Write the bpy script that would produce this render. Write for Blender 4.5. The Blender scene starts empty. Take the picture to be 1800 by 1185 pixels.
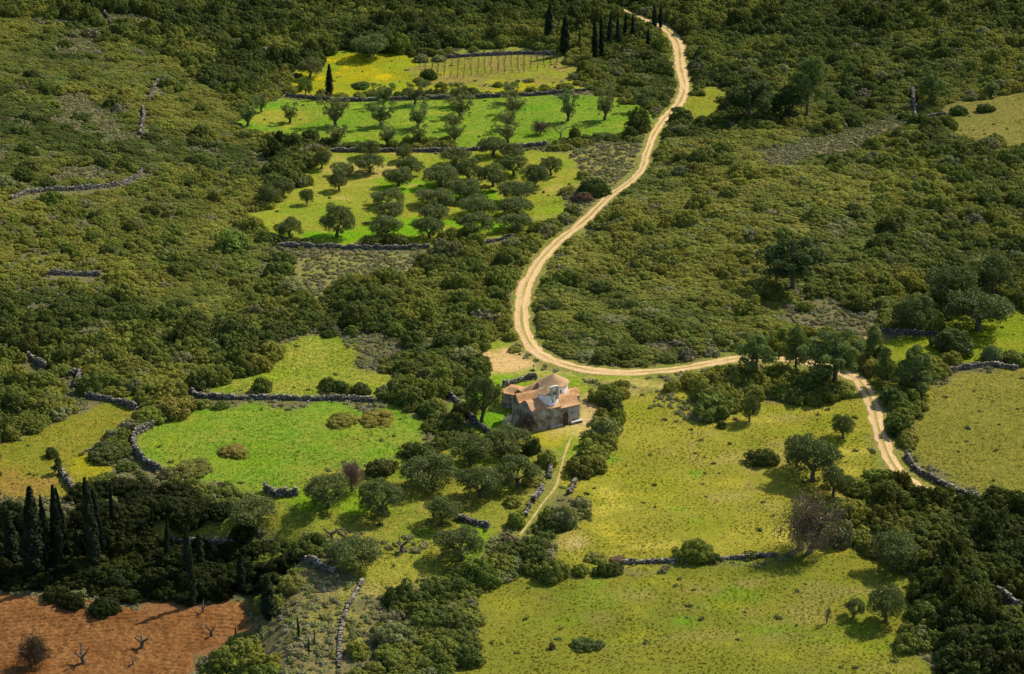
import bpy, math, random
import numpy as np
from mathutils import Vector, Matrix

random.seed(7)
rng = np.random.default_rng(7)
scene = bpy.context.scene
col = scene.collection

# ------------------------------------------------------------------ camera
CAM_H = 126.6
PITCH = math.radians(22.0)
FPX = 3400.0                     # focal length in pixels of an 1800 px wide picture
cam_data = bpy.data.cameras.new('camera')
cam = bpy.data.objects.new('camera', cam_data)
col.objects.link(cam)
cam.location = (0, 0, CAM_H)
cam.rotation_euler = (math.pi / 2 - PITCH, 0, 0)
cam_data.sensor_width = 36.0
cam_data.lens = 36.0 * FPX / 1800.0
cam_data.clip_end = 6000
scene.camera = cam

# ------------------------------------------------------------------ sky and sun
SUN_EL = math.radians(43)
SUN_AZ = (0.79, 0.61)            # horizontal direction towards the sun (x, y)
world = bpy.data.worlds.new('World')
scene.world = world
world.use_nodes = True
wn = world.node_tree
sky = wn.nodes.new('ShaderNodeTexSky')
sky.sky_type = 'NISHITA'
sky.sun_disc = False
sky.sun_elevation = SUN_EL
sky.sun_rotation = math.atan2(SUN_AZ[0], SUN_AZ[1])
wn.nodes['Background'].inputs[1].default_value = 0.12
wn.links.new(sky.outputs[0], wn.nodes['Background'].inputs[0])
sun_data = bpy.data.lights.new('sun', 'SUN')
sun_data.energy = 4.8
sun_data.angle = math.radians(0.5)
sun_data.color = (1.0, 0.90, 0.70)
sun = bpy.data.objects.new('sun', sun_data)
col.objects.link(sun)
sd = Vector((SUN_AZ[0] * math.cos(SUN_EL), SUN_AZ[1] * math.cos(SUN_EL), math.sin(SUN_EL)))
sun.rotation_euler = sd.to_track_quat('Z', 'Y').to_euler()
sun.location = (120, 300, 200)
scene.view_settings.view_transform = 'Standard'
scene.view_settings.look = 'None'
scene.view_settings.exposure = 0.48
scene.view_settings.gamma = 1.0
scene.view_settings.use_curve_mapping = False
scene.cycles.max_bounces = 5
scene.cycles.diffuse_bounces = 2
scene.cycles.glossy_bounces = 1
scene.cycles.transmission_bounces = 3
scene.cycles.transparent_max_bounces = 4

# ------------------------------------------------------------------ noise and terrain
_PERM = np.random.default_rng(3).random((256, 256))


def vnoise(x, y, s, seed=0):
    """smooth value noise in 0..1, wavelength s metres"""
    x = np.asarray(x, float) / s + seed * 17.31
    y = np.asarray(y, float) / s + seed * 9.17
    xi = np.floor(x).astype(int); yi = np.floor(y).astype(int)
    fx = x - xi; fy = y - yi
    fx = fx * fx * (3 - 2 * fx); fy = fy * fy * (3 - 2 * fy)
    a = _PERM[xi & 255, yi & 255]; b = _PERM[(xi + 1) & 255, yi & 255]
    c = _PERM[xi & 255, (yi + 1) & 255]; d = _PERM[(xi + 1) & 255, (yi + 1) & 255]
    return (a * (1 - fx) + b * fx) * (1 - fy) + (c * (1 - fx) + d * fx) * fy


def sstep(a, b, x):
    t = np.clip((np.asarray(x, float) - a) / (b - a), 0, 1)
    return t * t * (3 - 2 * t)


def ground_z(x, y):
    x = np.asarray(x, float); y = np.asarray(y, float)
    h = 13.0 * sstep(-48, -135, x) * sstep(285, 360, y)          # left hillside
    h = h + 15.0 * sstep(470, 680, y)                            # far slope
    h = h + 5.0 * np.exp(-((x - 62) / 42) ** 2 - ((y - 385) / 50) ** 2)   # rise inside the road bend
    h = h + 4.0 * sstep(70, 140, x) * sstep(330, 420, y)
    low = (1 - sstep(235.5, 244, y + 0.05 * x)) * (1 - sstep(-36, -27, x))
    h = h - 4.2 * low                                            # ploughed field lies lower
    calm = sstep(8, 22, np.hypot(x - 8, y - 276))
    h = h + calm * (1 - low) * (0.9 * (vnoise(x, y, 24) - 0.5) + 0.25 * (vnoise(x, y, 7, 2) - 0.5))
    return h


CP, SP = math.cos(PITCH), math.sin(PITCH)
_T = np.concatenate([np.linspace(150, 800, 1400)])


def at(px, py):
    """surveyed position: photo pixel (1800 wide) -> point on the terrain"""
    a = (px - 900.0) / FPX
    v = (py - 592.5) / FPX
    d = np.array([a, CP - v * SP, -SP - v * CP])
    X = d[0] * _T; Y = d[1] * _T; Z = CAM_H + d[2] * _T
    g = Z - ground_z(X, Y)
    k = int(np.argmax(g < 0)) or len(_T) - 1
    t0, t1 = _T[k - 1], _T[k]
    f = g[k - 1] / max(g[k - 1] - g[k], 1e-9)
    t = t0 + (t1 - t0) * min(max(f, 0), 1)
    x, y = d[0] * t, d[1] * t
    return Vector((x, y, float(ground_z(x, y))))


def ppm(p):
    """pixels of the photo per metre at a point"""
    return FPX / (p.y * CP + (CAM_H - p.z) * SP)


def project(x, y, z):
    dep = y * CP + (CAM_H - z) * SP
    up = y * SP - (CAM_H - z) * CP
    return 900 + FPX * x / dep, 592.5 - FPX * up / dep


def vcos(p):
    e = math.atan2(CAM_H - p.z, p.y)
    return math.cos(e)


# ------------------------------------------------------------------ mesh helpers
def mesh_np(name, V, F, mat=None, smooth=False):
    """V (n,3); F (m,4) or (m,3) int array"""
    me = bpy.data.meshes.new(name)
    V = np.ascontiguousarray(V, dtype=np.float32); F = np.ascontiguousarray(F, dtype=np.int32)
    k = F.shape[1]
    me.vertices.add(len(V)); me.vertices.foreach_set('co', V.ravel())
    me.loops.add(F.size); me.loops.foreach_set('vertex_index', F.ravel())
    me.polygons.add(len(F))
    me.polygons.foreach_set('loop_start', np.arange(0, F.size, k, dtype=np.int32))
    me.polygons.foreach_set('use_smooth', np.full(len(F), smooth, dtype=bool))
    me.update(calc_edges=True)
    if mat: me.materials.append(mat)
    return me


def mesh_py(name, V, F, mat=None, smooth=False):
    me = bpy.data.meshes.new(name)
    me.from_pydata([tuple(v) for v in V], [], [tuple(f) for f in F])
    me.update()
    if smooth: me.polygons.foreach_set('use_smooth', np.ones(len(me.polygons), dtype=bool))
    if mat: me.materials.append(mat)
    return me


def link(name, data, parent=None, loc=None, rot=None, scl=None, color=None):
    o = bpy.data.objects.new(name, data)
    col.objects.link(o)
    if parent: o.parent = parent
    if loc is not None: o.location = loc
    if rot is not None: o.rotation_euler = rot
    if scl is not None: o.scale = scl
    if color is not None: o.color = (*color, 1)
    return o


def tag(o, label, cat=None, group=None, kind=None):
    o['label'] = label
    if cat: o['category'] = cat
    if group: o['group'] = group
    if kind: o['kind'] = kind
    return o


class Geo:
    """collects verts and faces of one mesh"""
    def __init__(s): s.V = []; s.F = []
    def add(s, V, F):
        b = len(s.V); s.V += [tuple(v) for v in V]; s.F += [tuple(i + b for i in f) for f in F]
    def box(s, x0, x1, y0, y1, z0, z1):
        s.add([(x0, y0, z0), (x1, y0, z0), (x1, y1, z0), (x0, y1, z0), (x0, y0, z1), (x1, y0, z1), (x1, y1, z1), (x0, y1, z1)],
              [(0, 3, 2, 1), (4, 5, 6, 7), (0, 1, 5, 4), (1, 2, 6, 5), (2, 3, 7, 6), (3, 0, 4, 7)])
    def tube(s, pts, rad, n=6):
        pts = [Vector(p) for p in pts]
        V = []; F = []
        for i, p in enumerate(pts):
            d = (pts[min(i + 1, len(pts) - 1)] - pts[max(i - 1, 0)]).normalized()
            a = d.cross(Vector((0.31, 0.95, 0.05))).normalized(); b = d.cross(a)
            for k in range(n):
                t = 2 * math.pi * k / n
                V.append(p + (a * math.cos(t) + b * math.sin(t)) * rad[i])
        for i in range(len(pts) - 1):
            for k in range(n):
                F.append((i * n + k, i * n + (k + 1) % n, (i + 1) * n + (k + 1) % n, (i + 1) * n + k))
        F.append(tuple(range(n))[::-1]); F.append(tuple((len(pts) - 1) * n + k for k in range(n)))
        s.add(V, F)
    def mesh(s, name, mat, smooth=False): return mesh_py(name, s.V, s.F, mat, smooth)


ICO_V, ICO_F = None, None


def ico():
    global ICO_V, ICO_F
    if ICO_V is None:
        import bmesh
        bm = bmesh.new(); bmesh.ops.create_icosphere(bm, subdivisions=2, radius=1)
        ICO_V = np.array([v.co[:] for v in bm.verts]); ICO_F = np.array([[v.index for v in f.verts] for f in bm.faces])
        bm.free()
    return ICO_V, ICO_F


# ------------------------------------------------------------------ materials
def new_mat(name):
    m = bpy.data.materials.new(name); m.use_nodes = True
    nt = m.node_tree; nt.nodes.clear()
    out = nt.nodes.new('ShaderNodeOutputMaterial')
    return m, nt, out


def N(nt, t, **kw):
    n = nt.nodes.new(t)
    for k, v in kw.items(): setattr(n, k, v)
    return n


def noise(nt, scale, detail=3, rough=0.55, vec=None):
    n = N(nt, 'ShaderNodeTexNoise'); n.inputs['Scale'].default_value = scale
    n.inputs['Detail'].default_value = detail; n.inputs['Roughness'].default_value = rough
    if vec is not None: nt.links.new(vec, n.inputs['Vector'])
    return n.outputs['Fac']


def ramp(nt, fac, stops):
    r = N(nt, 'ShaderNodeValToRGB')
    els = r.color_ramp.elements
    while len(els) < len(stops): els.new(0.5)
    for e, (p, c) in zip(els, stops):
        e.position = p; e.color = (*c, 1) if len(c) == 3 else c
    nt.links.new(fac, r.inputs[0])
    return r.outputs[0]


def mixc(nt, fac, a, b, mode='MIX'):
    m = N(nt, 'ShaderNodeMix', data_type='RGBA', blend_type=mode)
    for sock, v in ((m.inputs[0], fac), (m.inputs[6], a), (m.inputs[7], b)):
        if hasattr(v, 'is_linked') or hasattr(v, 'links'): nt.links.new(v, sock)
        elif isinstance(v, (tuple, list)): sock.default_value = (*v, 1)
        else: sock.default_value = v
    return m.outputs[2]


def mth(nt, op, a, b=0.0, clamp=False):
    m = N(nt, 'ShaderNodeMath', operation=op); m.use_clamp = clamp
    for sock, v in ((m.inputs[0], a), (m.inputs[1], b)):
        if isinstance(v, (int, float)): sock.default_value = v
        else: nt.links.new(v, sock)
    return m.outputs[0]


def bump(nt, h, strength=0.5, dist=0.1):
    b = N(nt, 'ShaderNodeBump'); b.inputs['Strength'].default_value = strength; b.inputs['Distance'].default_value = dist
    nt.links.new(h, b.inputs['Height'])
    return b.outputs[0]


def surf(nt, out, colour, rough=0.9, spec=0.2, nrm=None):
    p = N(nt, 'ShaderNodeBsdfPrincipled')
    if isinstance(colour, (tuple, list)): p.inputs['Base Color'].default_value = (*colour, 1)
    else: nt.links.new(colour, p.inputs['Base Color'])
    p.inputs['Roughness'].default_value = rough
    p.inputs['Specular IOR Level'].default_value = spec
    if nrm is not None: nt.links.new(nrm, p.inputs['Normal'])
    nt.links.new(p.outputs[0], out.inputs[0])
    return p


def pos(nt): return N(nt, 'ShaderNodeNewGeometry').outputs['Position']


def leaf_mat(name, vary=0.42, transl=0.3, nscale=1.6, spec=0.08, tint=(1.25, 1.2, 0.55)):
    """foliage: colour comes from the scatter attribute or the object's own colour"""
    m, nt, out = new_mat(name)
    at_ = N(nt, 'ShaderNodeAttribute', attribute_type='INSTANCER', attribute_name='tcol')
    oi = N(nt, 'ShaderNodeObjectInfo')
    base = mixc(nt, 1.0, at_.outputs['Color'], oi.outputs['Color'], 'ADD')
    n1 = noise(nt, nscale, 2, 0.6, pos(nt))
    lv = N(nt, 'ShaderNodeAttribute', attribute_type='GEOMETRY', attribute_name='lv')
    f = mth(nt, 'ADD', mth(nt, 'MULTIPLY', n1, 0.9), mth(nt, 'MULTIPLY', lv.outputs['Fac'], 0.7))
    k = mth(nt, 'ADD', mth(nt, 'MULTIPLY', mth(nt, 'SUBTRACT', f, 0.8), vary * 2.0), 1.0)
    kc = N(nt, 'ShaderNodeCombineColor')
    for i in range(3): nt.links.new(k, kc.inputs[i])
    base = mixc(nt, 1.0, base, kc.outputs[0], 'MULTIPLY')
    p = N(nt, 'ShaderNodeBsdfPrincipled')
    nt.links.new(base, p.inputs['Base Color'])
    p.inputs['Roughness'].default_value = 0.6; p.inputs['Specular IOR Level'].default_value = spec
    t = N(nt, 'ShaderNodeBsdfTranslucent')
    nt.links.new(mixc(nt, 1.0, base, tint, 'MULTIPLY'), t.inputs[0])
    mx = N(nt, 'ShaderNodeMixShader'); mx.inputs[0].default_value = transl
    nt.links.new(p.outputs[0], mx.inputs[1]); nt.links.new(t.outputs[0], mx.inputs[2])
    nt.links.new(mx.outputs[0], out.inputs[0])
    return m


M_LEAF = leaf_mat('evergreen_leaves')
M_OLIVE = leaf_mat('olive_leaves', vary=0.5, transl=0.2, nscale=2.2, spec=0.15, tint=(1.1, 1.1, 0.7))
M_NEEDLE = leaf_mat('pine_needles', vary=0.4, transl=0.25)
M_GRASS = leaf_mat('grass_blades', vary=0.4, transl=0.45, nscale=0.7, spec=0.05, tint=(1.15, 1.1, 0.5))
M_DRY = leaf_mat('dry_twigs', vary=0.45, transl=0.0, nscale=3.0, spec=0.1)


def bark_mat():
    m, nt, out = new_mat('bark')
    n = noise(nt, 6, 4, 0.6, pos(nt))
    surf(nt, out, ramp(nt, n, [(0.3, (0.05, 0.04, 0.03)), (0.7, (0.16, 0.135, 0.105))]), 0.9, 0.1, bump(nt, n, 0.6, 0.05))
    return m


def pale_bark():
    m, nt, out = new_mat('weathered_twigs')
    n = noise(nt, 5, 3, 0.6, pos(nt))
    surf(nt, out, ramp(nt, n, [(0.3, (0.34, 0.31, 0.27)), (0.7, (0.55, 0.51, 0.45))]), 0.9, 0.1)
    return m


M_BARK = bark_mat(); M_PALE = pale_bark()


def stone_mat():
    m, nt, out = new_mat('dry_stone')
    a = N(nt, 'ShaderNodeAttribute', attribute_type='GEOMETRY', attribute_name='lv')
    n = noise(nt, 5, 5, 0.65, pos(nt))
    c = ramp(nt, a.outputs['Fac'], [(0.0, (0.075, 0.068, 0.055)), (0.5, (0.155, 0.145, 0.12)), (1.0, (0.34, 0.32, 0.275))])
    g = ramp(nt, n, [(0.3, (0.55, 0.53, 0.5)), (0.65, (1.1, 1.08, 1.05))])
    surf(nt, out, mixc(nt, 1.0, c, g, 'MULTIPLY'), 0.9, 0.15, bump(nt, n, 0.6, 0.04))
    return m


M_STONE = stone_mat()


def ground_mat():
    m, nt, out = new_mat('ground_cover')
    P = pos(nt)
    a = N(nt, 'ShaderNodeAttribute', attribute_name='c1'); b = N(nt, 'ShaderNodeAttribute', attribute_name='c2')
    big = noise(nt, 0.09, 6, 0.68, P)
    mid = noise(nt, 0.9, 4, 0.6, P)
    fine = noise(nt, 3.6, 4, 0.8, P)
    f = mth(nt, 'ADD', mth(nt, 'MULTIPLY', big, 0.62), mth(nt, 'MULTIPLY', mid, 0.38))
    f = ramp(nt, f, [(0.4, (0, 0, 0)), (0.6, (1, 1, 1))])
    c = mixc(nt, f, a.outputs['Color'], b.outputs['Color'])
    g = ramp(nt, mth(nt, 'ADD', mth(nt, 'MULTIPLY', fine, 0.6), mth(nt, 'MULTIPLY', mid, 0.4)),
             [(0.34, (0.36, 0.42, 0.4)), (0.46, (0.82, 0.86, 0.84)), (0.54, (1.05, 1.03, 1.0)), (0.66, (1.4, 1.34, 1.25))])
    c = mixc(nt, 1.0, c, g, 'MULTIPLY')
    surf(nt, out, c, 0.95, 0.05, bump(nt, mth(nt, 'ADD', fine, mid), 0.9, 0.25))
    return m


M_GROUND = ground_mat()


def soil_mat():
    m, nt, out = new_mat('red_ploughed_soil')
    P = pos(nt)
    f = noise(nt, 2.6, 7, 0.78, P); b = noise(nt, 0.2, 5, 0.6, P)
    c = ramp(nt, b, [(0.35, (0.17, 0.072, 0.022)), (0.65, (0.25, 0.122, 0.042))])
    c = mixc(nt, 1.0, c, ramp(nt, f, [(0.34, (0.4, 0.37, 0.35)), (0.5, (0.95, 0.95, 0.95)), (0.66, (1.55, 1.5, 1.45))]), 'MULTIPLY')
    surf(nt, out, c, 0.95, 0.05, bump(nt, f, 1.0, 0.3))
    return m


def road_mat(name, centre_grass=0.5):
    m, nt, out = new_mat(name)
    P = pos(nt)
    a = N(nt, 'ShaderNodeAttribute', attribute_name='ac')       # -1..1 across the track
    f = noise(nt, 2.2, 5, 0.65, P); b = noise(nt, 0.12, 3, 0.5, P); fi = noise(nt, 9, 3, 0.7, P)
    c = ramp(nt, f, [(0.3, (0.36, 0.215, 0.095)), (0.48, (0.54, 0.37, 0.19)), (0.7, (0.65, 0.49, 0.29))])
    c = mixc(nt, ramp(nt, fi, [(0.5, (0, 0, 0)), (0.72, (0.75, 0.75, 0.75))]), c, (0.3, 0.16, 0.07))
    ab = mth(nt, 'ABSOLUTE', a.outputs['Fac'])
    mid = mth(nt, 'SUBTRACT', 1.0, mth(nt, 'MULTIPLY', ab, 3.6), True)
    gk = mth(nt, 'MULTIPLY', mid, mth(nt, 'SUBTRACT', mth(nt, 'ADD', b, mth(nt, 'MULTIPLY', f, 0.5)), 1.0 - centre_grass))
    gk = mth(nt, 'MULTIPLY', gk, 6.0, True)
    edge = mth(nt, 'MULTIPLY', mth(nt, 'SUBTRACT', mth(nt, 'ADD', ab, mth(nt, 'MULTIPLY', f, 0.9)), 1.2), 5.0, True)
    c = mixc(nt, gk, c, (0.25, 0.22, 0.05))
    c = mixc(nt, edge, c, (0.23, 0.21, 0.06))
    if name == 'trodden_path': c = mixc(nt, ramp(nt, noise(nt, 0.8, 4, 0.6, P), [(0.38, (0.25, .25, .25)), (0.56, (1, 1, 1))]), c, (0.26, 0.235, 0.07))
    surf(nt, out, c, 0.95, 0.05, bump(nt, f, 0.5, 0.12))
    return m


def plaster_mat():
    m, nt, out = new_mat('weathered_grey_plaster')
    P = pos(nt)
    b = noise(nt, 0.9, 5, 0.65, P); f = noise(nt, 4, 5, 0.7, P)
    c = ramp(nt, b, [(0.36, (0.15, 0.12, 0.085)), (0.48, (0.29, 0.245, 0.18)), (0.6, (0.46, 0.425, 0.355))])
    c = mixc(nt, 1.0, c, ramp(nt, f, [(0.3, (0.62, 0.6, 0.58)), (0.6, (1.1, 1.1, 1.1))]), 'MULTIPLY')
    surf(nt, out, c, 0.92, 0.1, bump(nt, f, 0.7, 0.06))
    return m


def white_mat():
    m, nt, out = new_mat('limewash')
    P = pos(nt)
    b = noise(nt, 1.3, 5, 0.65, P); f = noise(nt, 6, 4, 0.7, P)
    c = ramp(nt, b, [(0.34, (0.5, 0.5, 0.47)), (0.46, (0.8, 0.79, 0.77)), (0.62, (0.86, 0.85, 0.83))])
    c = mixc(nt, 1.0, c, ramp(nt, f, [(0.3, (0.8, 0.79, 0.77)), (0.55, (1, 1, 1))]), 'MULTIPLY')
    surf(nt, out, c, 0.85, 0.15, bump(nt, f, 0.4, 0.03))
    return m


def tile_mat(name, lo, mi, hi):
    m, nt, out = new_mat(name)
    P = pos(nt)
    b = noise(nt, 0.55, 4, 0.6, P); f = noise(nt, 5, 5, 0.7, P)
    c = ramp(nt, b, [(0.3, lo), (0.5, mi), (0.7, hi)])
    c = mixc(nt, 1.0, c, ramp(nt, f, [(0.3, (0.66, 0.62, 0.6)), (0.62, (1.12, 1.1, 1.08))]), 'MULTIPLY')
    surf(nt, out, c, 0.9, 0.1, bump(nt, f, 0.7, 0.05))
    return m


M_SOIL = soil_mat()
M_ROAD = road_mat('pale_earth_track', 0.44); M_TRACK = road_mat('rutted_earth_track', 0.5); M_PATH = road_mat('trodden_path', 0.3)
M_PLASTER = plaster_mat(); M_WHITE = white_mat()
M_BELFRY = tile_mat('aged_limewash', (0.34, 0.36, 0.31), (0.48, 0.5, 0.45), (0.62, 0.62, 0.57))
M_TILE = tile_mat('weathered_clay_roof', (0.34, 0.19, 0.09), (0.47, 0.27, 0.135), (0.53, 0.35, 0.2))
M_TILE2 = tile_mat('lichened_clay_roof', (0.25, 0.17, 0.09), (0.36, 0.25, 0.14), (0.45, 0.30, 0.17))


def flat_mat(name, c, rough=0.8, spec=0.2):
    m, nt, out = new_mat(name)
    n = noise(nt, 4, 4, 0.6, pos(nt))
    surf(nt, out, ramp(nt, n, [(0.3, tuple(v * 0.75 for v in c)), (0.7, tuple(v * 1.15 for v in c))]), rough, spec)
    return m


M_WOOD = flat_mat('old_brown_wood', (0.09, 0.05, 0.03)); M_DARK = flat_mat('dark_opening', (0.02, 0.02, 0.022))
M_METAL = flat_mat('dull_metal', (0.14, 0.13, 0.12), 0.5, 0.4); M_BELL = flat_mat('bronze_bell', (0.32, 0.16, 0.05), 0.45, 0.5)

# ------------------------------------------------------------------ surveyed outlines (photo pixels)
FIELDS = [
    # name, label, category, outline, colour 1, colour 2, tuft height
    ('meadow', 'bright green grass terrace under the upper rows of olive trees', 'field',
     [(412, 212), (440, 195), (475, 178), (560, 172), (700, 175), (960, 166), (1080, 170), (1120, 180), (1135, 205), (1120, 240), (1050, 244), (980, 252), (840, 256), (600, 258), (540, 238), (470, 236), (420, 222)],
     (0.115, 0.25, 0.014), (0.2, 0.265, 0.03), 0.16),
    ('flower_field', 'grass field full of yellow flowers left of the vineyard', 'field',
     [(503, 168), (522, 120), (560, 112), (592, 90), (690, 86), (735, 98), (722, 118), (745, 146), (840, 150), (960, 146), (1018, 140), (1030, 155), (960, 160), (800, 166), (620, 170)],
     (0.38, 0.33, 0.012), (0.18, 0.26, 0.02), 0.2),
    ('vineyard_ground', 'brown and yellow-green vineyard soil below a dark stone wall', 'field',
     [(722, 118), (735, 98), (790, 104), (880, 99), (975, 97), (1015, 116), (1020, 138), (960, 145), (840, 149), (745, 145)],
     (0.25, 0.20, 0.06), (0.23, 0.26, 0.03), 0.12),
    ('grass_bank', 'narrow green bank behind the vineyard wall', 'field',
     [(740, 92), (790, 87), (880, 84), (960, 84), (960, 90), (880, 92), (790, 97)],
     (0.2, 0.26, 0.03), (0.24, 0.25, 0.05), 0.2),
    ('orchard_ground', 'yellow-green grass terrace under the middle block of olive trees', 'field',
     [(520, 318), (545, 292), (590, 268), (760, 266), (940, 264), (990, 270), (1010, 290), (1006, 330), (995, 365), (965, 392), (900, 414), (850, 424), (700, 426), (500, 424), (455, 402), (440, 382), (480, 366)],
     (0.32, 0.29, 0.045), (0.18, 0.27, 0.02), 0.14),
    ('phrygana_ground', 'sloping dry ground with low grey bushes left of the curving road', 'ground',
     [(985, 268), (1080, 250), (1130, 250), (1122, 300), (1080, 335), (1040, 360), (1005, 385), (985, 392), (1002, 365), (1012, 330), (1014, 295)],
     (0.23, 0.21, 0.075), (0.24, 0.24, 0.06), 0.15),
    ('phrygana_ground', 'grey-green flat covered with low cushion bushes below the dark wall', 'ground',
     [(500, 444), (600, 440), (745, 442), (735, 470), (705, 490), (640, 500), (600, 520), (560, 526), (520, 500), (505, 470)],
     (0.23, 0.21, 0.09), (0.22, 0.24, 0.06), 0.15),
    ('meadow', 'grassy meadow above the long low stone wall', 'field',
     [(488, 604), (540, 586), (600, 580), (652, 588), (640, 640), (685, 662), (655, 692), (500, 694), (345, 690), (400, 676), (460, 652)],
     (0.17, 0.25, 0.022), (0.28, 0.28, 0.045), 0.2),
    ('meadow', 'lush green meadow below the long low stone wall', 'field',
     [(345, 706), (500, 708), (662, 712), (725, 728), (742, 790), (700, 802), (600, 832), (535, 862), (480, 880), (400, 878), (350, 850), (290, 826), (246, 778), (262, 752), (300, 735)],
     (0.13, 0.26, 0.02), (0.22, 0.26, 0.035), 0.2),
    ('meadow', 'yellowish grass clearing at the left edge below the scrub', 'field',
     [(-40, 800), (60, 762), (130, 728), (180, 700), (240, 700), (236, 725), (215, 750), (160, 790), (215, 818), (195, 850), (130, 866), (70, 876), (-40, 870)],
     (0.18, 0.21, 0.02), (0.23, 0.2, 0.03), 0.18),  # clearing tones lowered a little to imitate lens vignetting
    ('orchard_ground', 'grass terraces under the olive trees left of the footpath', 'field',
     [(480, 874), (600, 836), (700, 806), (745, 792), (800, 756), (870, 770), (920, 800), (955, 830), (940, 870), (905, 935), (868, 950), (850, 1000), (740, 1035), (655, 1055), (612, 1075), (640, 1015), (590, 985), (500, 958), (440, 955), (300, 950), (270, 915), (400, 892)],
     (0.17, 0.23, 0.022), (0.26, 0.24, 0.045), 0.2),
    ('churchyard', 'short grass and bare earth around the domed church', 'field',
     [(800, 712), (830, 672), (880, 664), (842, 640), (858, 600), (900, 585), (912, 612), (960, 642), (1060, 662), (1140, 664), (1200, 660), (1150, 680), (1085, 690), (1045, 668), (1040, 720), (1052, 745), (1020, 785), (1000, 830), (975, 850), (960, 800), (930, 782), (880, 770), (850, 772), (822, 740)],
     (0.15, 0.28, 0.012), (0.33, 0.30, 0.06), 0.1),
    ('meadow', 'yellow-green sunny pasture right of the church hedge', 'field',
     [(1100, 692), (1200, 676), (1245, 735), (1300, 742), (1330, 705), (1400, 700), (1500, 702), (1520, 745), (1548, 800), (1560, 822), (1500, 868), (1478, 905), (1490, 940), (1440, 965), (1360, 978), (1170, 988), (1000, 992), (960, 985), (975, 950), (1012, 915), (1000, 862), (1010, 840), (1034, 790), (1046, 745), (1048, 700)],
     (0.33, 0.30, 0.045), (0.20, 0.215, 0.025), 0.24),
    ('meadow', 'olive-green rough pasture in the right foreground below the low wall', 'field',
     [(960, 1000), (1100, 996), (1350, 986), (1500, 972), (1545, 985), (1610, 1010), (1612, 1060), (1590, 1110), (1640, 1160), (1680, 1220), (1700, 1300), (720, 1300), (760, 1220), (800, 1165), (850, 1095), (862, 1050), (905, 1012)],
     (0.225, 0.22, 0.03), (0.15, 0.185, 0.02), 0.24),
    ('meadow', 'dull green pasture at the right edge beyond the stone-walled lane', 'field',
     [(1592, 712), (1640, 672), (1700, 652), (1850, 650), (1850, 870), (1740, 872), (1700, 862), (1650, 836), (1612, 800), (1596, 760)],
     (0.17, 0.18, 0.026), (0.21, 0.2, 0.035), 0.2),  # pasture colour kept darker, standing in for lens falloff at the edge
    ('meadow', 'small green glade among trees at the right edge above the lane', 'field',
     [(1545, 598), (1640, 588), (1720, 540), (1850, 560), (1850, 640), (1720, 638), (1640, 645), (1570, 660)],
     (0.16, 0.25, 0.012), (0.22, 0.24, 0.02), 0.2),
    ('meadow', 'pale grass clearing on the upper right hillside', 'field',
     [(1640, 196), (1700, 172), (1850, 160), (1850, 262), (1740, 262), (1690, 246), (1660, 216)],
     (0.15, 0.165, 0.028), (0.22, 0.19, 0.05), 0.2),
    ('grass_verge', 'grassy verge right of the upper road', 'field',
     [(1212, 165), (1262, 152), (1290, 175), (1262, 200), (1225, 216), (1205, 196)],
     (0.24, 0.23, 0.03), (0.2, 0.24, 0.02), 0.2),
    ('phrygana_ground', 'grey-brown heath with low bushes behind the roadside pines', 'ground',
     [(1390, 555), (1420, 528), (1480, 520), (1540, 545), (1550, 575), (1520, 600), (1440, 600), (1400, 590)],
     (0.19, 0.165, 0.085), (0.16, 0.15, 0.065), 0.1),
    ('phrygana_ground', 'dry grey-brown heath strip on the right slope', 'ground',
     [(1340, 270), (1400, 250), (1480, 232), (1570, 205), (1590, 222), (1500, 260), (1400, 290), (1350, 296)],
     (0.19, 0.165, 0.085), (0.17, 0.16, 0.065), 0.1),
    ('phrygana_ground', 'pale heath with low grey bushes at the bottom edge', 'ground',
     [(460, 1096), (500, 1050), (560, 1030), (615, 1020), (632, 1040), (610, 1075), (660, 1060), (680, 1085), (650, 1140), (640, 1220), (480, 1230), (500, 1160), (450, 1120)],
     (0.20, 0.17, 0.09), (0.22, 0.21, 0.05), 0.15),
]
PLOUGH = [(-60, 1042), (60, 1044), (130, 1042), (200, 1060), (270, 1074), (350, 1066), (425, 1054), (452, 1082), (428, 1108), (395, 1132), (345, 1152), (350, 1185), (345, 1260), (-60, 1260)]

ROAD = [(1040, 3, 19), (1072, 11, 19), (1100, 21, 19), (1140, 38, 20), (1168, 49, 21), (1184, 64, 25), (1194, 85, 26), (1196, 115, 25), (1204, 148, 23), (1196, 178, 22), (1172, 204, 22), (1152, 232, 19), (1137, 268, 17), (1128, 298, 18),
        (1102, 324, 21), (1066, 350, 23), (1030, 386, 24), (986, 420, 26), (953, 454, 27), (931, 488, 30), (919, 525, 31), (917, 562, 30), (927, 596, 31), (950, 622, 33), (990, 640, 36), (1042, 651, 36), (1100, 655, 32), (1160, 652, 32), (1220, 644, 32), (1272, 634, 32), (1330, 629, 32), (1400, 634, 34), (1460, 648, 33), (1510, 668, 34)]
LANE = [(1510, 668, 34), (1524, 690, 33), (1535, 715, 33), (1545, 755, 32), (1559, 795, 32), (1580, 830, 32), (1612, 854, 32), (1640, 865, 28)]
PATH = [(1016, 752, 4), (1004, 768, 7), (993, 795, 8), (984, 828, 8), (976, 856, 8), (952, 887, 8), (933, 914, 8), (912, 942, 6)]

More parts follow.
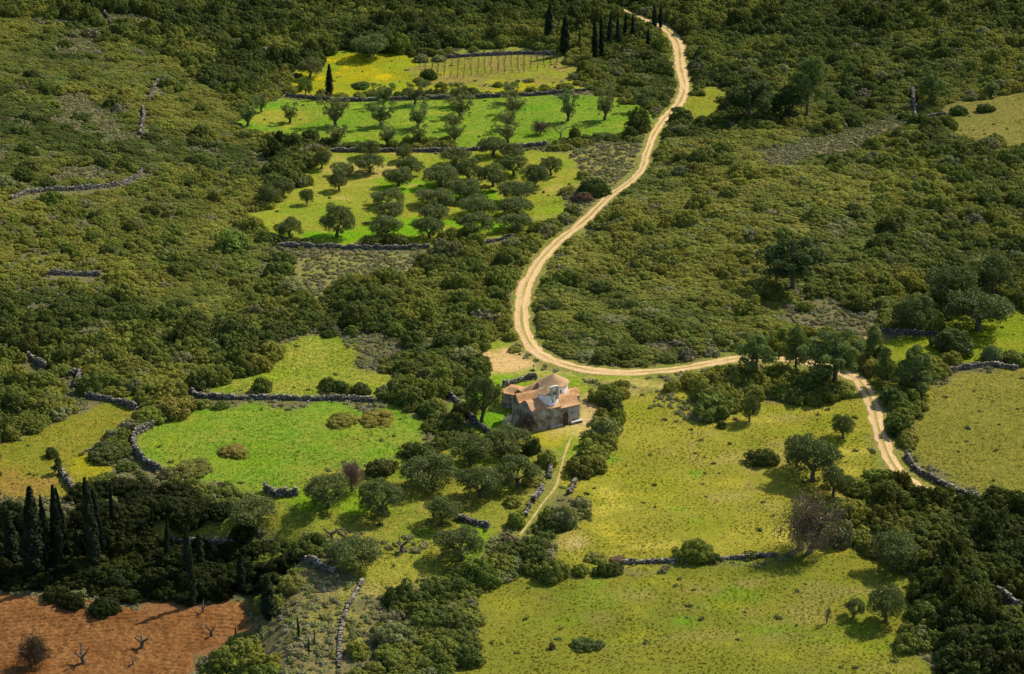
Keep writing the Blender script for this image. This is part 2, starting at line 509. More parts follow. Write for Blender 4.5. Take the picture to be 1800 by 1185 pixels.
WALLS = [
    # outline, height m, label
    ([(338, 687), (341, 693), (348, 698), (400, 701), (500, 702), (600, 703), (664, 706)], 1.0, 'long low stone wall dividing the two green meadows'),
    ([(268, 751), (248, 760), (236, 770), (236, 786), (246, 806), (262, 820), (284, 829)], 1.9, 'curved pale stone wall rounding the left corner of the lush meadow'),
    ([(490, 434), (570, 436), (690, 438), (756, 435)], 1.35, 'dark stone terrace wall below the front row of orchard olives'),
    ([(850, 428), (880, 422), (905, 416)], 1.0, 'short shaded wall at the right end below the orchard olives'),
    ([(584, 266), (640, 267), (740, 267), (840, 264), (900, 260), (960, 256)], 1.15, 'stone terrace wall between the bright green field and the olive block below'),
    ([(503, 170), (560, 175), (620, 178), (704, 176), (805, 174), (900, 170), (962, 166), (1030, 160)], 1.3, 'dark stone terrace wall below the yellow flower field'),
    ([(788, 102), (830, 99), (872, 97), (930, 95), (976, 96)], 1.4, 'dark stone wall along the back of the vineyard'),
    ([(886, 680), (910, 672), (930, 667), (945, 664)], 1.2, 'short dark stone wall behind the church'),
    ([(786, 694), (804, 708), (821, 728), (840, 748), (860, 762)], 1.2, 'tumbled stone wall left of the church under a bare-trunked tree'),
    ([(969, 812), (967, 826), (965, 842)], 1.2, 'upper stone wall stub on the left of the footpath'),
    ([(953, 862), (945, 872), (937, 884)], 1.2, 'middle stone wall stub on the left of the footpath'),
    ([(930, 893), (925, 902), (923, 908)], 1.0, 'lowest stone wall stub on the left of the footpath'),
    ([(1012, 846), (1006, 858), (1000, 869)], 0.8, 'low rubble wall on the right of the footpath below the hedge'),
    ([(1096, 991), (1140, 989), (1176, 988), (1230, 985), (1262, 984), (1310, 982), (1366, 977)], 0.65, 'low pale field wall between the two right-hand pastures'),
    ([(1594, 803), (1604, 818), (1617, 832), (1654, 852), (1690, 868), (1716, 876)], 1.1, 'curving stone wall along the right side of the lane'),
    ([(1668, 652), (1700, 648), (1740, 643), (1790, 650)], 1.1, 'stone wall across the glade near the right edge'),
    ([(20, 350), (50, 340), (90, 336), (148, 333), (190, 329), (216, 324), (238, 314), (249, 303)], 1.2, 'long pale drystone wall crossing the scrub on the left hillside'),
    ([(251, 192), (253, 206), (250, 220), (247, 238)], 1.2, 'vertical run of drystone wall up the left hillside scrub'),
    ([(278, 143), (270, 158), (262, 176)], 1.2, 'short upper run of drystone wall on the left hillside'),
    ([(181, 19), (189, 32), (198, 47)], 1.3, 'drystone wall fragment high on the hillside near the top left'),
    ([(84, 482), (120, 483), (176, 485)], 1.1, 'shaded low stone wall in the scrub at the far left'),
    ([(50, 628), (64, 638), (82, 650)], 1.6, 'stone wall fragment among dark shrubs at the left edge'),
    ([(124, 662), (140, 660), (132, 682)], 1.5, 'ruined stone corner among dark shrubs on the left'),
    ([(152, 700), (180, 702), (205, 708), (240, 720)], 1.5, 'shaded stone wall above the left grass clearing'),
    ([(108, 832), (118, 846), (129, 864)], 1.5, 'short dark wall above the dark cypresses at the left'),
    ([(466, 862), (490, 872), (526, 870)], 1.5, 'broken rubble terrace wall left of the olive trees'),
    ([(803, 912), (830, 920), (860, 927)], 1.2, 'shaded terrace wall under the olives beside the footpath'),
    ([(540, 986), (565, 998), (590, 1008)], 1.3, 'shaded terrace wall behind the round shrubs near the ploughed field'),
    ([(638, 1022), (624, 1046), (606, 1080), (598, 1122), (596, 1175)], 0.35, 'low tumbled wall line running down through the bottom heath'),
    ([(272, 906), (330, 906), (404, 902)], 0.8, 'dark wall above the shaded grass ledge on the left'),
    ([(300, 952), (350, 954), (412, 956)], 0.9, 'dark retaining wall above the cypresses by the ploughed field'),
    ([(1604, 160), (1606, 186), (1609, 208)], 1.6, 'upright ruined wall stub on the upper right hillside'),
    ([(1612, 209), (1636, 206), (1662, 202)], 1.0, 'low wall running right from the ruined stub on the upper right'),
    ([(1550, 584), (1580, 586), (1645, 588)], 0.9, 'low stone wall shaded by a large olive on the right'),
    ([(1752, 1052), (1772, 1062), (1790, 1070)], 2.6, 'pale stone heap at the right edge near the bottom'),
]

# ------------------------------------------------------------------ ground sheet
def W(poly): return np.array([at(x, y)[:2] for x, y in poly])


def inside(poly, x, y):
    x = np.asarray(x); y = np.asarray(y)
    r = np.zeros(x.shape, bool)
    n = len(poly)
    for i in range(n):
        x0, y0 = poly[i]; x1, y1 = poly[(i + 1) % n]
        if y0 == y1: continue
        c = ((y0 > y) != (y1 > y)) & (x < (x1 - x0) * (y - y0) / (y1 - y0) + x0)
        r ^= c
    return r


def seg_dist(poly, x, y):
    """distance of points to a polyline"""
    d = np.full(np.shape(x), 1e9)
    for (x0, y0), (x1, y1) in zip(poly[:-1], poly[1:]):
        dx, dy = x1 - x0, y1 - y0
        L = dx * dx + dy * dy + 1e-9
        t = np.clip(((x - x0) * dx + (y - y0) * dy) / L, 0, 1)
        d = np.minimum(d, np.hypot(x - x0 - t * dx, y - y0 - t * dy))
    return d


FW = [W(f[3]) for f in FIELDS]
PW = W(PLOUGH)
ROADW = W([(a, b) for a, b, _ in ROAD]); LANEW = W([(a, b) for a, b, _ in LANE]); PATHW = W([(a, b) for a, b, _ in PATH])
WALLW = [W(w[0]) for w in WALLS]


def warp(x, y, amp=2.6):
    return x + amp * (vnoise(x, y, 6, 5) - .5) * 2 + .6 * (vnoise(x, y, 1.7, 7) - .5) * 2, y + amp * 1.6 * (vnoise(x, y, 6, 6) - .5) * 2 + .8 * (vnoise(x, y, 1.7, 8) - .5) * 2


def field_id(x, y):
    """-1 scrub, k field, 99 ploughed"""
    wx, wy = warp(x, y)
    r = np.full(np.shape(x), -1)
    for k, p in enumerate(FW): r[inside(p, wx, wy)] = k
    r[inside(PW, wx, wy)] = 99
    return r


def axis(lo, hi, step, far):
    a = list(np.arange(lo, hi + step / 2, step))
    s = step; v = a[0]
    left = []
    while v > lo - far:
        s *= 1.35; v -= s; left.append(v)
    s = step; v = a[-1]; right = []
    while v < hi + far:
        s *= 1.35; v += s; right.append(v)
    return np.array(left[::-1] + a + right)


xs = axis(-175, 175, 0.8, 900); ys = axis(188, 640, 0.9, 1400)
ys = ys[ys > -150]
GX, GY = np.meshgrid(xs, ys)
GZ = ground_z(GX, GY)
FID = field_id(GX, GY)
in_plough = inside(PW, GX, GY)
GZ = GZ - 0.35 * sstep(0.3, 2.5, np.where(in_plough, seg_dist(np.vstack([PW, PW[:1]]), GX, GY), 0))
SCRUB1, SCRUB2 = (0.16, 0.135, 0.07), (0.115, 0.12, 0.04)
C1 = np.empty(GX.shape + (3,)); C2 = np.empty(GX.shape + (3,))
C1[:] = SCRUB1; C2[:] = SCRUB2
for k, f in enumerate(FIELDS):
    m = FID == k; C1[m] = np.array(f[4]) * .86 + np.array((.01, 0, .006)); C2[m] = np.array(f[5]) * .86 + np.array((.01, 0, .006))
m = FID == 99; C1[m] = (0.24, 0.11, 0.045); C2[m] = (0.2, 0.1, 0.04)
# patches of other ground inside fields
def patch(cx, cy, rx, ry, c, amt=0.8):
    p = at(cx, cy); s = ppm(p)
    e = math.sin(math.atan2(CAM_H - p.z, p.y))
    ax, ay = rx / s, ry / s / e
    j0, j1 = np.searchsorted(xs, (p.x - 2.2 * ax - 1, p.x + 2.2 * ax + 1)); i0, i1 = np.searchsorted(ys, (p.y - 2.2 * ay - 1, p.y + 2.2 * ay + 1))
    gx, gy = GX[i0:i1, j0:j1], GY[i0:i1, j0:j1]
    d = np.hypot((gx - p.x) / ax, (gy - p.y) / ay) + 1.1 * (vnoise(gx, gy, 3.5, 11) - .5) + .7 * (vnoise(gx, gy, 1.4, 12) - .5)
    w = (amt * (1 - sstep(0.7, 1.15, d)))[..., None]
    w = w * (FID[i0:i1, j0:j1] != -1)[..., None] if amt < .9 and max(rx, ry) < 100 and c[0] < .45 else w
    C1[i0:i1, j0:j1] = C1[i0:i1, j0:j1] * (1 - w) + np.array(c) * w; C2[i0:i1, j0:j1] = C2[i0:i1, j0:j1] * (1 - w) + np.array(c) * w * np.array((1.05, 1.0, .95))
patch(904, 632, 58, 19, (0.55, 0.37, 0.19), 0.95)        # bare earth beside the bend
patch(1010, 760, 42, 11, (0.50, 0.36, 0.21), 0.9)        # trodden earth at the church door
patch(1037, 715, 15, 44, (0.46, 0.34, 0.18), 0.9); patch(1032, 745, 22, 16, (0.5, 0.37, 0.21), 0.9)
patch(1110, 678, 60, 14, (0.42, 0.33, 0.14), 0.7)
patch(960, 655, 50, 12, (0.40, 0.34, 0.12), 0.6)
patch(950, 770, 60, 12, (0.33, 0.30, 0.03), 0.7)
patch(640, 298, 60, 12, (0.42, 0.33, 0.13), 0.6)
patch(480, 205, 60, 14, (0.26, 0.24, 0.04), 0.7)
patch(640, 240, 60, 8, (0.22, 0.24, 0.03), 0.5)
for q in [(700, 400, 60, 14), (840, 395, 60, 14), (720, 330, 50, 12), (840, 350, 60, 14), (600, 415, 60, 9)]:
    patch(*q, (0.12, 0.29, 0.006), 0.85)
for _ in range(26):
    patch(random.uniform(510, 735), random.uniform(96, 166), random.uniform(8, 26), random.uniform(1.5, 5), random.choice([(0.16, 0.24, 0.015), (0.2, 0.26, 0.02), (0.5, 0.38, 0.01)]), 0.8)
for _ in range(30):
    patch(random.uniform(740, 1010), random.uniform(100, 160), random.uniform(8, 24), random.uniform(1.5, 4), random.choice([(0.2, 0.24, 0.025), (0.28, 0.27, 0.03), (0.27, 0.2, 0.07)]), 0.7)
for _ in range(34):
    patch(random.uniform(430, 1110), random.uniform(180, 250), random.uniform(10, 40), random.uniform(1.5, 5), random.choice([(0.09, 0.22, 0.012), (0.2, 0.27, 0.025), (0.24, 0.26, 0.04)]), 0.6)
for _ in range(40):
    patch(random.uniform(450, 1000), random.uniform(270, 420), random.uniform(10, 36), random.uniform(2, 6), random.choice([(0.36, 0.30, 0.09), (0.17, 0.26, 0.02), (0.3, 0.28, 0.05), (0.13, 0.26, 0.012)]), 0.6)
for _ in range(50):
    patch(random.uniform(260, 740), random.uniform(590, 880), random.uniform(10, 40), random.uniform(2, 8), random.choice([(0.10, 0.22, 0.015), (0.27, 0.27, 0.04), (0.2, 0.26, 0.025), (0.15, 0.25, 0.015)]), 0.55)
patch(1370, 612, 22, 12, (0.5, 0.34, 0.15), 0.8)
patch(1502, 598, 18, 7, (0.5, 0.36, 0.18), 0.7)
patch(980, 950, 50, 24, (0.38, 0.31, 0.10), 0.6)
patch(1010, 960, 16, 9, (0.46, 0.38, 0.2), 0.6)
patch(820, 700, 40, 30, (0.12, 0.28, 0.008), 0.7); patch(860, 740, 30, 20, (0.10, 0.27, 0.008), 0.8); patch(890, 672, 40, 12, (0.13, 0.29, 0.01), 0.7)
patch(600, 880, 110, 20, (0.13, 0.26, 0.01), 0.6); patch(690, 1000, 60, 20, (0.27, 0.25, 0.05), 0.6); patch(840, 960, 26, 50, (0.12, 0.28, 0.01), 0.6)
patch(30, 860, 60, 30, (0.26, 0.16, 0.05), 0.7); patch(180, 815, 50, 18, (0.30, 0.27, 0.02), 0.7)
patch(640, 1050, 40, 22, (0.30, 0.26, 0.09), 0.7)
for _ in range(26):
    patch(random.uniform(1010, 1480), random.uniform(720, 1150), random.uniform(5, 16), random.uniform(3, 6), random.choice([(0.09, 0.24, 0.02), (0.11, 0.26, 0.02), (0.2, 0.15, 0.08), (0.2, 0.16, 0.05)]), 0.85)
for _ in range(44):
    patch(random.uniform(1010, 1520), random.uniform(720, 960), random.uniform(10, 60), random.uniform(3, 16), random.choice([(0.44, 0.38, 0.08), (0.38, 0.33, 0.05), (0.22, 0.24, 0.025), (0.17, 0.2, 0.02), (0.28, 0.23, 0.08)]), 0.6)
for _ in range(44):
    patch(random.uniform(880, 1580), random.uniform(1020, 1180), random.uniform(10, 70), random.uniform(3, 18), random.choice([(0.26, 0.215, 0.07), (0.13, 0.2, 0.018), (0.25, 0.25, 0.03), (0.19, 0.17, 0.06)]), 0.55)
fm = ((FID != -1) & (FID != 99))[..., None]
for arr in (C1, C2):
    lum = (arr * np.array([.25, .65, .1])).sum(-1, keepdims=True)
    arr[:] = np.where(fm, np.clip(lum + 1.05 * (arr - lum), .006, 1) * np.array([1.04, 1.06, 1.0]), arr)
rd = np.minimum(np.minimum(seg_dist(ROADW, GX, GY), seg_dist(LANEW, GX, GY)) - 1.6, seg_dist(PATHW, GX, GY) - .2)
vw_ = ((1 - sstep(.6, 3.0, rd + 2.2 * (vnoise(GX, GY, 4, 91) - .5))) * (FID == -1))[..., None]
C1 = C1 * (1 - vw_) + np.array((0.25, 0.22, 0.06)) * vw_; C2 = C2 * (1 - vw_) + np.array((0.17, 0.2, 0.03)) * vw_
for arr in (C1, C2):
    for _ in range(1):
        arr[1:-1, 1:-1] = (arr[1:-1, 1:-1] * 2 + arr[:-2, 1:-1] + arr[2:, 1:-1] + arr[1:-1, :-2] + arr[1:-1, 2:]) / 6

ny, nx = GX.shape
idx = np.arange(nx * ny).reshape(ny, nx)
QUAD = np.stack([idx[:-1, :-1], idx[:-1, 1:], idx[1:, 1:], idx[1:, :-1]], -1).reshape(-1, 4)
QID = FID[:-1, :-1].reshape(-1)
QID = np.where(QID == 99, -1, QID)
VV = np.stack([GX, GY, GZ], -1).reshape(-1, 3)
C1f = C1.reshape(-1, 3); C2f = C2.reshape(-1, 3)


def sheet(name, sel, label, cat):
    q = QUAD[sel]
    used, inv = np.unique(q, return_inverse=True)
    me = mesh_np(name, VV[used], inv.reshape(-1, 4), M_GROUND, True)
    for an, arr in (('c1', C1f), ('c2', C2f)):
        a = me.attributes.new(an, 'FLOAT_COLOR', 'POINT')
        a.data.foreach_set('color', np.concatenate([arr[used], np.ones((len(used), 1))], 1).astype(np.float32).ravel())
    o = link(name, me)
    return tag(o, label, cat, kind='structure')


sheet('ground', QID == -1, 'dry scrub-covered earth of the valley and hillsides', 'ground')
for k, f in enumerate(FIELDS):
    if (QID == k).any(): sheet(f[0], QID == k, f[1], f[2])


def ground_col(x, y):
    """colour of the ground sheet at points (nearest grid vertex)"""
    i = np.clip(np.searchsorted(ys, y), 0, ny - 1); j = np.clip(np.searchsorted(xs, x), 0, nx - 1)
    f = vnoise(x, y, 8, 21)[:, None]
    return C1[i, j] * (1 - f) + C2[i, j] * f


# ------------------------------------------------------------------ ploughed field with furrows
bx0, by0 = PW.min(0) - 1; bx1, by1 = PW.max(0) + 1
bx0 = max(bx0, -82); by0 = max(by0, 188)
px_ = np.arange(bx0, bx1, 0.22); py_ = np.arange(by0, by1, 0.2)
AX, AY = np.meshgrid(px_, py_)
zz = ground_z(AX, AY)
edge = np.where(inside(PW, AX, AY), seg_dist(np.vstack([PW, PW[:1]]), AX, AY), -1)
cxp, cyp = at(150, 1400)[:2]
ph = np.hypot((AX - cxp) * .8, AY - cyp + 4) + 1.5 * (vnoise(AX, AY, 14, 31) - .5)
fur = np.sin(ph * 2 * math.pi / 0.95)
zz = zz + 0.08 + 0.12 * fur * sstep(0.5, 3, edge) * np.clip(1.9 * vnoise(AX, AY, 9, 33) - .35, 0.05, 1) + 0.3 * (vnoise(AX, AY, 0.5, 34) - .5) + 0.18 * (vnoise(AX, AY, 1.5, 36) - .5) + 0.25 * (vnoise(AX, AY, 5, 35) - .5)
zz = zz - 0.5 * (1 - sstep(0.0, 0.9, edge))
n2y, n2x = AX.shape
i2 = np.arange(n2x * n2y).reshape(n2y, n2x)
q2 = np.stack([i2[:-1, :-1], i2[:-1, 1:], i2[1:, 1:], i2[1:, :-1]], -1).reshape(-1, 4)
q2 = q2[(edge.ravel()[q2] > -0.5).all(1)]
used, inv = np.unique(q2, return_inverse=True)
pm = mesh_np('ploughed_field', np.stack([AX, AY, zz], -1).reshape(-1, 3)[used], inv.reshape(-1, 4), M_SOIL, True)
tag(link('ploughed_field', pm), 'red-brown ploughed field with curved furrows in the bottom left corner', 'field', kind='structure')


# ------------------------------------------------------------------ roads
def smooth_line(P, n=8):
    out = []
    P = [np.array(p, float) for p in P]
    for i in range(len(P) - 1):
        a = P[max(i - 1, 0)]; b = P[i]; c = P[i + 1]; d = P[min(i + 2, len(P) - 1)]
        for k in range(n):
            t = k / n
            out.append(0.5 * ((2 * b) + (c - a) * t + (2 * a - 5 * b + 4 * c - d) * t * t + (3 * b - a - 3 * c + d) * t ** 3))
    out.append(P[-1])
    return np.array(out)


def strip(name, data, mat, label, cat, lift=0.07, rut=0.06, jit=0.24, nacross=13, sub=7):
    pts = []
    for i, (a, b, w) in enumerate(data):
        p = at(a, b)
        pts.append([p.x, p.y, w / ppm(p)])
    pts = np.array(pts)
    # widths are measured across the picture: take the true perpendicular width
    S = smooth_line(pts, sub)
    V = []; A = []
    n = len(S)
    for i in range(n):
        t = S[min(i + 1, n - 1), :2] - S[max(i - 1, 0), :2]; t /= np.linalg.norm(t) + 1e-9
        nr = np.array([-t[1], t[0]])
        half = S[i, 2] * 0.5 * (.9 if name != 'footpath' else .75)
        jl = 1 + jit * 2 * (vnoise(S[i, 0], S[i, 1], 1.5, 41) + .6 * vnoise(S[i, 0], S[i, 1], 5, 44) - .8); jr = 1 + jit * 2 * (vnoise(S[i, 0], S[i, 1], 1.5, 42) + .6 * vnoise(S[i, 0], S[i, 1], 5, 45) - .8)
        for k in range(nacross):
            a = -1 + 2 * k / (nacross - 1)
            q = S[i, :2] + nr * half * a * (jl if a < 0 else jr)
            z = float(ground_z(q[0], q[1])) + lift * (1 - abs(a) ** 4 * 1.4) - rut * math.exp(-((abs(a) - 0.5) / 0.17) ** 2) + 0.03 * (float(vnoise(q[0], q[1], 0.8, 43)) - .5)
            V.append((q[0], q[1], z)); A.append(a)
    F = [(i * nacross + k, i * nacross + k + 1, (i + 1) * nacross + k + 1, (i + 1) * nacross + k) for i in range(n - 1) for k in range(nacross - 1)]
    F = [f[::-1] for f in F]
    me = mesh_np(name, np.array(V), np.array(F), mat, True)
    at_ = me.attributes.new('ac', 'FLOAT', 'POINT'); at_.data.foreach_set('value', np.array(A, dtype=np.float32))
    return tag(link(name, me), label, cat, kind='structure')


def perp(data):
    """photo widths run across the picture; where a track runs sideways the survey already holds its true width"""
    return data


strip('dirt_road', ROAD, M_ROAD, 'pale winding dirt road curving past the church', 'road', sub=16)
strip('dirt_lane', LANE, M_TRACK, 'rutted dirt lane running down beside the stone wall on the right', 'road', lift=0.1, sub=14)
strip('footpath', PATH, M_PATH, 'narrow trodden footpath leading down from the church', 'path', lift=0.1, rut=0.0, jit=0.3)


# ------------------------------------------------------------------ drystone walls
CUBE_V = np.array([(-1, -1, -1), (1, -1, -1), (1, 1, -1), (-1, 1, -1), (-1, -1, 1), (1, -1, 1), (1, 1, 1), (-1, 1, 1)], float)
CUBE_F = np.array([(0, 3, 2, 1), (4, 5, 6, 7), (0, 1, 5, 4), (1, 2, 6, 5), (2, 3, 7, 6), (3, 0, 4, 7)])


def stones_mesh(name, C, S, ang):
    """irregular blocks: centres C, half sizes S, yaw ang"""
    n = len(C)
    base = CUBE_V[None] * (1 + rng.uniform(-0.32, 0.12, (n, 8, 3)))
    v = base * S[:, None, :]
    tilt = rng.normal(0, 0.12, n)
    ca, sa = np.cos(ang), np.sin(ang)
    x = v[..., 0] * np.cos(tilt)[:, None] - v[..., 2] * np.sin(tilt)[:, None]
    z = v[..., 0] * np.sin(tilt)[:, None] + v[..., 2] * np.cos(tilt)[:, None]
    y = v[..., 1]
    V = np.stack([x * ca[:, None] - y * sa[:, None], x * sa[:, None] + y * ca[:, None], z], -1) + C[:, None, :]
    F = (CUBE_F[None] + (np.arange(n) * 8)[:, None, None]).reshape(-1, 4)
    me = mesh_np(name, V.reshape(-1, 3), F, M_STONE)
    a = me.attributes.new('lv', 'FLOAT', 'POINT'); a.data.foreach_set('value', np.repeat(rng.random(n), 8).astype(np.float32))
    return me


def build_wall(poly, hgt, label):
    hgt *= .64; tk = .6 if hgt < .5 else 1.0
    P = smooth_line([at(x, y)[:2] for x, y in poly], 6)
    seg = np.hypot(*np.diff(P, axis=0).T); L = np.concatenate([[0], np.cumsum(seg)])
    tot = L[-1]
    def ptat(l):
        return np.interp(l, L, P[:, 0]), np.interp(l, L, P[:, 1])
    root = link('stone_wall', None, loc=at(*poly[len(poly) // 2]))
    tag(root, label, 'wall')
    o0 = np.array(root.location)
    # rubble core
    n = max(3, int(tot / 0.8)); V = []; F = []
    ls = np.linspace(0.1, tot - 0.1, n)
    for i, l in enumerate(ls):
        x, y = ptat(l); x2, y2 = ptat(min(l + .2, tot)); x1, y1 = ptat(max(l - .2, 0))
        t = np.array([x2 - x1, y2 - y1]); t /= np.linalg.norm(t) + 1e-9; nr = np.array([-t[1], t[0]])
        g = float(ground_z(x, y)); h = hgt * (0.72 + 0.25 * float(vnoise(x, y, 4, 51)))
        for s, z in ((-0.2, g - .3), (0.2, g - .3), (0.12, g + h * .7), (-0.12, g + h * .7)):
            V.append(np.array([x + nr[0] * s * tk, y + nr[1] * s * tk, z]) - o0)
    for i in range(n - 1):
        for k in range(4): F.append((i * 4 + k, i * 4 + (k + 1) % 4, (i + 1) * 4 + (k + 1) % 4, (i + 1) * 4 + k))
    F.append((0, 3, 2, 1)); b = (n - 1) * 4; F.append((b, b + 1, b + 2, b + 3))
    link('rubble_core', mesh_py('rubble_core', V, F, M_STONE), root)
    C = []; S = []; A = []
    l = 0.0
    sz = 0.4
    while l < tot:
        x, y = ptat(l); x2, y2 = ptat(min(l + .3, tot)); x1, y1 = ptat(max(l - .3, 0))
        ang = math.atan2(y2 - y1, x2 - x1); nr = np.array([-math.sin(ang), math.cos(ang)])
        h = hgt * (0.72 + 0.25 * float(vnoise(x, y, 4, 51))) * (0.55 + 0.8 * float(vnoise(x, y, 1.1, 52)))
        g = float(ground_z(x, y))
        z = 0.0
        while z < h:
            sh = random.uniform(0.15, 0.3)
            for s in (-1, 1):
                off = tk * (0.2 - 0.06 * z / max(h, .1)) * s + random.gauss(0, 0.06)
                sl = random.uniform(0.12, 0.26)
                C.append((x + nr[0] * off + random.gauss(0, .06), y + nr[1] * off, g + z + sh * .5)); S.append((sl, random.uniform(.09, .16), sh * random.uniform(.42, .52))); A.append(ang + random.gauss(0, .2))
            z += sh
        sl = random.uniform(0.14, 0.26)
        C.append((x + random.gauss(0, .05), y + random.gauss(0, .08), g + z + .04)); S.append((sl, random.uniform(.14, .26), random.uniform(.08, .14))); A.append(ang + random.gauss(0, .4))
        l += sz
    for _ in range(int(tot * 1.2)):      # fallen stones along the foot
        x, y = ptat(random.uniform(0, tot))
        off = random.choice((-1, 1)) * random.uniform(0.35, 1.0)
        x += random.gauss(0, .3); y += off
        C.append((x, y, float(ground_z(x, y)) + .04)); r = random.uniform(.08, .18); S.append((r, r * .8, r * .7)); A.append(random.uniform(0, 6))
    me = stones_mesh('stones', np.array(C) - o0, np.array(S), np.array(A))
    o = link('stones', me, root); o['kind'] = 'stuff'


for poly, hgt, lab in WALLS: build_wall(poly, hgt, lab)
# ------------------------------------------------------------------ church
def bell(t): return 0.5 + 0.5 * math.cos(math.pi * min(1, abs(t)))


def vault_h(p, a, t):
    """roof height at a along the ridge (0..L) and t across (-1..1)"""
    f = 1.0
    if p['hip0'] > 0: f *= math.sin(0.5 * math.pi * min(1, max(0, a) / p['hip0'])) ** 1.0
    if p['hip1'] > 0: f *= math.sin(0.5 * math.pi * min(1, max(0, p['L'] - a) / p['hip1']))
    return p['eave'] + (p['back'] - p['eave']) * (0.5 + 0.5 * t) + p['rise'] * bell(t) * f


def chapel(parent, loc, rot, L, half, eave, rise, hip0=0.0, hip1=0.0, back=None, over=0.14, roofmat=None, z0=-0.8):
    """vaulted chapel: ridge along local x, v from -half (front) to +half (back)"""
    p = dict(L=L, eave=eave, rise=rise, hip0=hip0, hip1=hip1, back=eave if back is None else back)
    M = Matrix.Translation(loc) @ Matrix.Rotation(rot, 4, 'Z')
    # walls
    per = []
    na, nt = 10, 16
    for i in range(na): per.append((L * i / na, -1))
    for i in range(nt): per.append((L, -1 + 2 * i / nt))
    for i in range(na): per.append((L - L * i / na, 1))
    for i in range(nt): per.append((0, 1 - 2 * i / nt))
    V = []; n = len(per)
    for a, t in per:
        V.append(M @ Vector((a, t * half, z0))); V.append(M @ Vector((a, t * half, vault_h(p, a, t) - 0.03)))
    F = [(2 * i, 2 * ((i + 1) % n), 2 * ((i + 1) % n) + 1, 2 * i + 1) for i in range(n)]
    link('wall', mesh_py('wall', V, F, M_PLASTER), parent)
    # roof shell with a little overhang
    ns, nt = 22, 26
    top = []; bot = []
    for i in range(ns + 1):
        a = -over + (L + 2 * over) * i / ns
        for k in range(nt + 1):
            t = -1 - over / half + (2 + 2 * over / half) * k / nt
            z = vault_h(p, min(max(a, 0), L), max(-1, min(1, t))) + 0.02 * (float(vnoise(a * 3 + loc[0], t * 5 + loc[1], 1.0, 61)) - .5) * 2
            top.append(M @ Vector((a, t * half, z + 0.09))); bot.append(M @ Vector((a, t * half, z - 0.01)))
    m = nt + 1; K = len(top)
    F = []
    for i in range(ns):
        for k in range(nt):
            q = (i * m + k, (i + 1) * m + k, (i + 1) * m + k + 1, i * m + k + 1)
            F.append(q); F.append(tuple(K + j for j in q[::-1]))
    bd = [i * m for i in range(ns + 1)] + [ns * m + k for k in range(1, m)] + [i * m + nt for i in range(ns - 1, -1, -1)] + [k for k in range(nt - 1, 0, -1)]
    for i in range(len(bd)):
        j = bd[(i + 1) % len(bd)]; F.append((bd[i], bd[i] + K, j + K, j))
    r = link('roof', mesh_py('roof', top + bot, F, roofmat or M_TILE, True), parent)
    md = r.modifiers.new('edges', 'EDGE_SPLIT'); md.split_angle = math.radians(50)
    return r


def drum(parent, cx, cy, r, z0, z1, rise, nseg, roofmat, sq=0.0):
    V = []; F = []
    for k in range(nseg):
        a = 2 * math.pi * (k + .5) / nseg
        V.append((cx + r * math.cos(a), cy + r * math.sin(a), z0)); V.append((cx + r * math.cos(a), cy + r * math.sin(a), z1))
    for k in range(nseg):
        j = (k + 1) % nseg; F.append((2 * k, 2 * j, 2 * j + 1, 2 * k + 1))
    d = link('drum', mesh_py('drum', V, F, M_WHITE), parent)
    # tiled cone, slightly bellied, with a thin eave
    V = []; F = []
    prof = [(r * 0.9, z1 - 0.06), (r + 0.13, z1 - 0.03), (r + 0.14, z1 + 0.05), (r * .78, z1 + rise * .28), (r * .52, z1 + rise * .54), (r * .25, z1 + rise * .82), (r * .03, z1 + rise * 1.06)]
    ns = nseg * 3
    for (rr, z) in prof:
        for k in range(ns):
            a = 2 * math.pi * (k + .5) / ns
            fold = (a / (2 * math.pi / nseg)) % 1.0 - .5
            poly = math.cos(math.pi / nseg) / math.cos(fold * 2 * math.pi / nseg)
            w = rr * (0.5 + 0.5 * poly) * (1 + 0.008 * math.sin(k * 7.3 + rr * 9))
            V.append((cx + w * math.cos(a), cy + w * math.sin(a), z + 0.015 * math.sin(k * 3.1 + rr * 5)))
    for i in range(len(prof) - 1):
        for k in range(ns):
            j = (k + 1) % ns; F.append((i * ns + k, i * ns + j, (i + 1) * ns + j, (i + 1) * ns + k))
    F.append(tuple((len(prof) - 1) * ns + k for k in range(ns)))
    rf = link('dome_roof', mesh_py('dome_roof', V, F, roofmat, True), parent)
    md = rf.modifiers.new('edges', 'EDGE_SPLIT'); md.split_angle = math.radians(42)
    return d, rf


CH = math.radians(28)
ch_o = at(935.8, 759.8)
church = link('domed_church', None, loc=ch_o, rot=(0, 0, CH))
tag(church, 'old stone church of joined vaulted chapels with clay roofs and two white domed drums', 'church')
U = lambda u, v, z=0: Vector((u, v, z))
# front left chapel, the one behind it, base block under the small drum, right chapel and its neighbours
chapel(church, U(0, 2.05), 0, 3.0, 2.05, 3.55, 1.05, back=3.35)
chapel(church, U(-0.1, 5.2), 0, 4.6, 1.3, 3.35, 1.05)
chapel(church, U(2.35, 1.9), 0, 2.75, 1.88, 3.35, 0.55)
chapel(church, U(5.1, 1.95), 0, 3.35, 1.98, 3.0, 1.15)
chapel(church, U(8.0, 5.6), 0, 2.9, 1.35, 2.35, 0.75)
chapel(church, U(4.6, 5.6), 0, 4.2, 2.2, 3.2, 0.35)
chapel(church, U(2.6, 7.6), 0, 6.0, 1.9, 3.25, 1.45, hip0=2.8, back=3.1)
chapel(church, U(6.6, 9.2), 0, 3.2, 1.2, 2.9, 0.7)
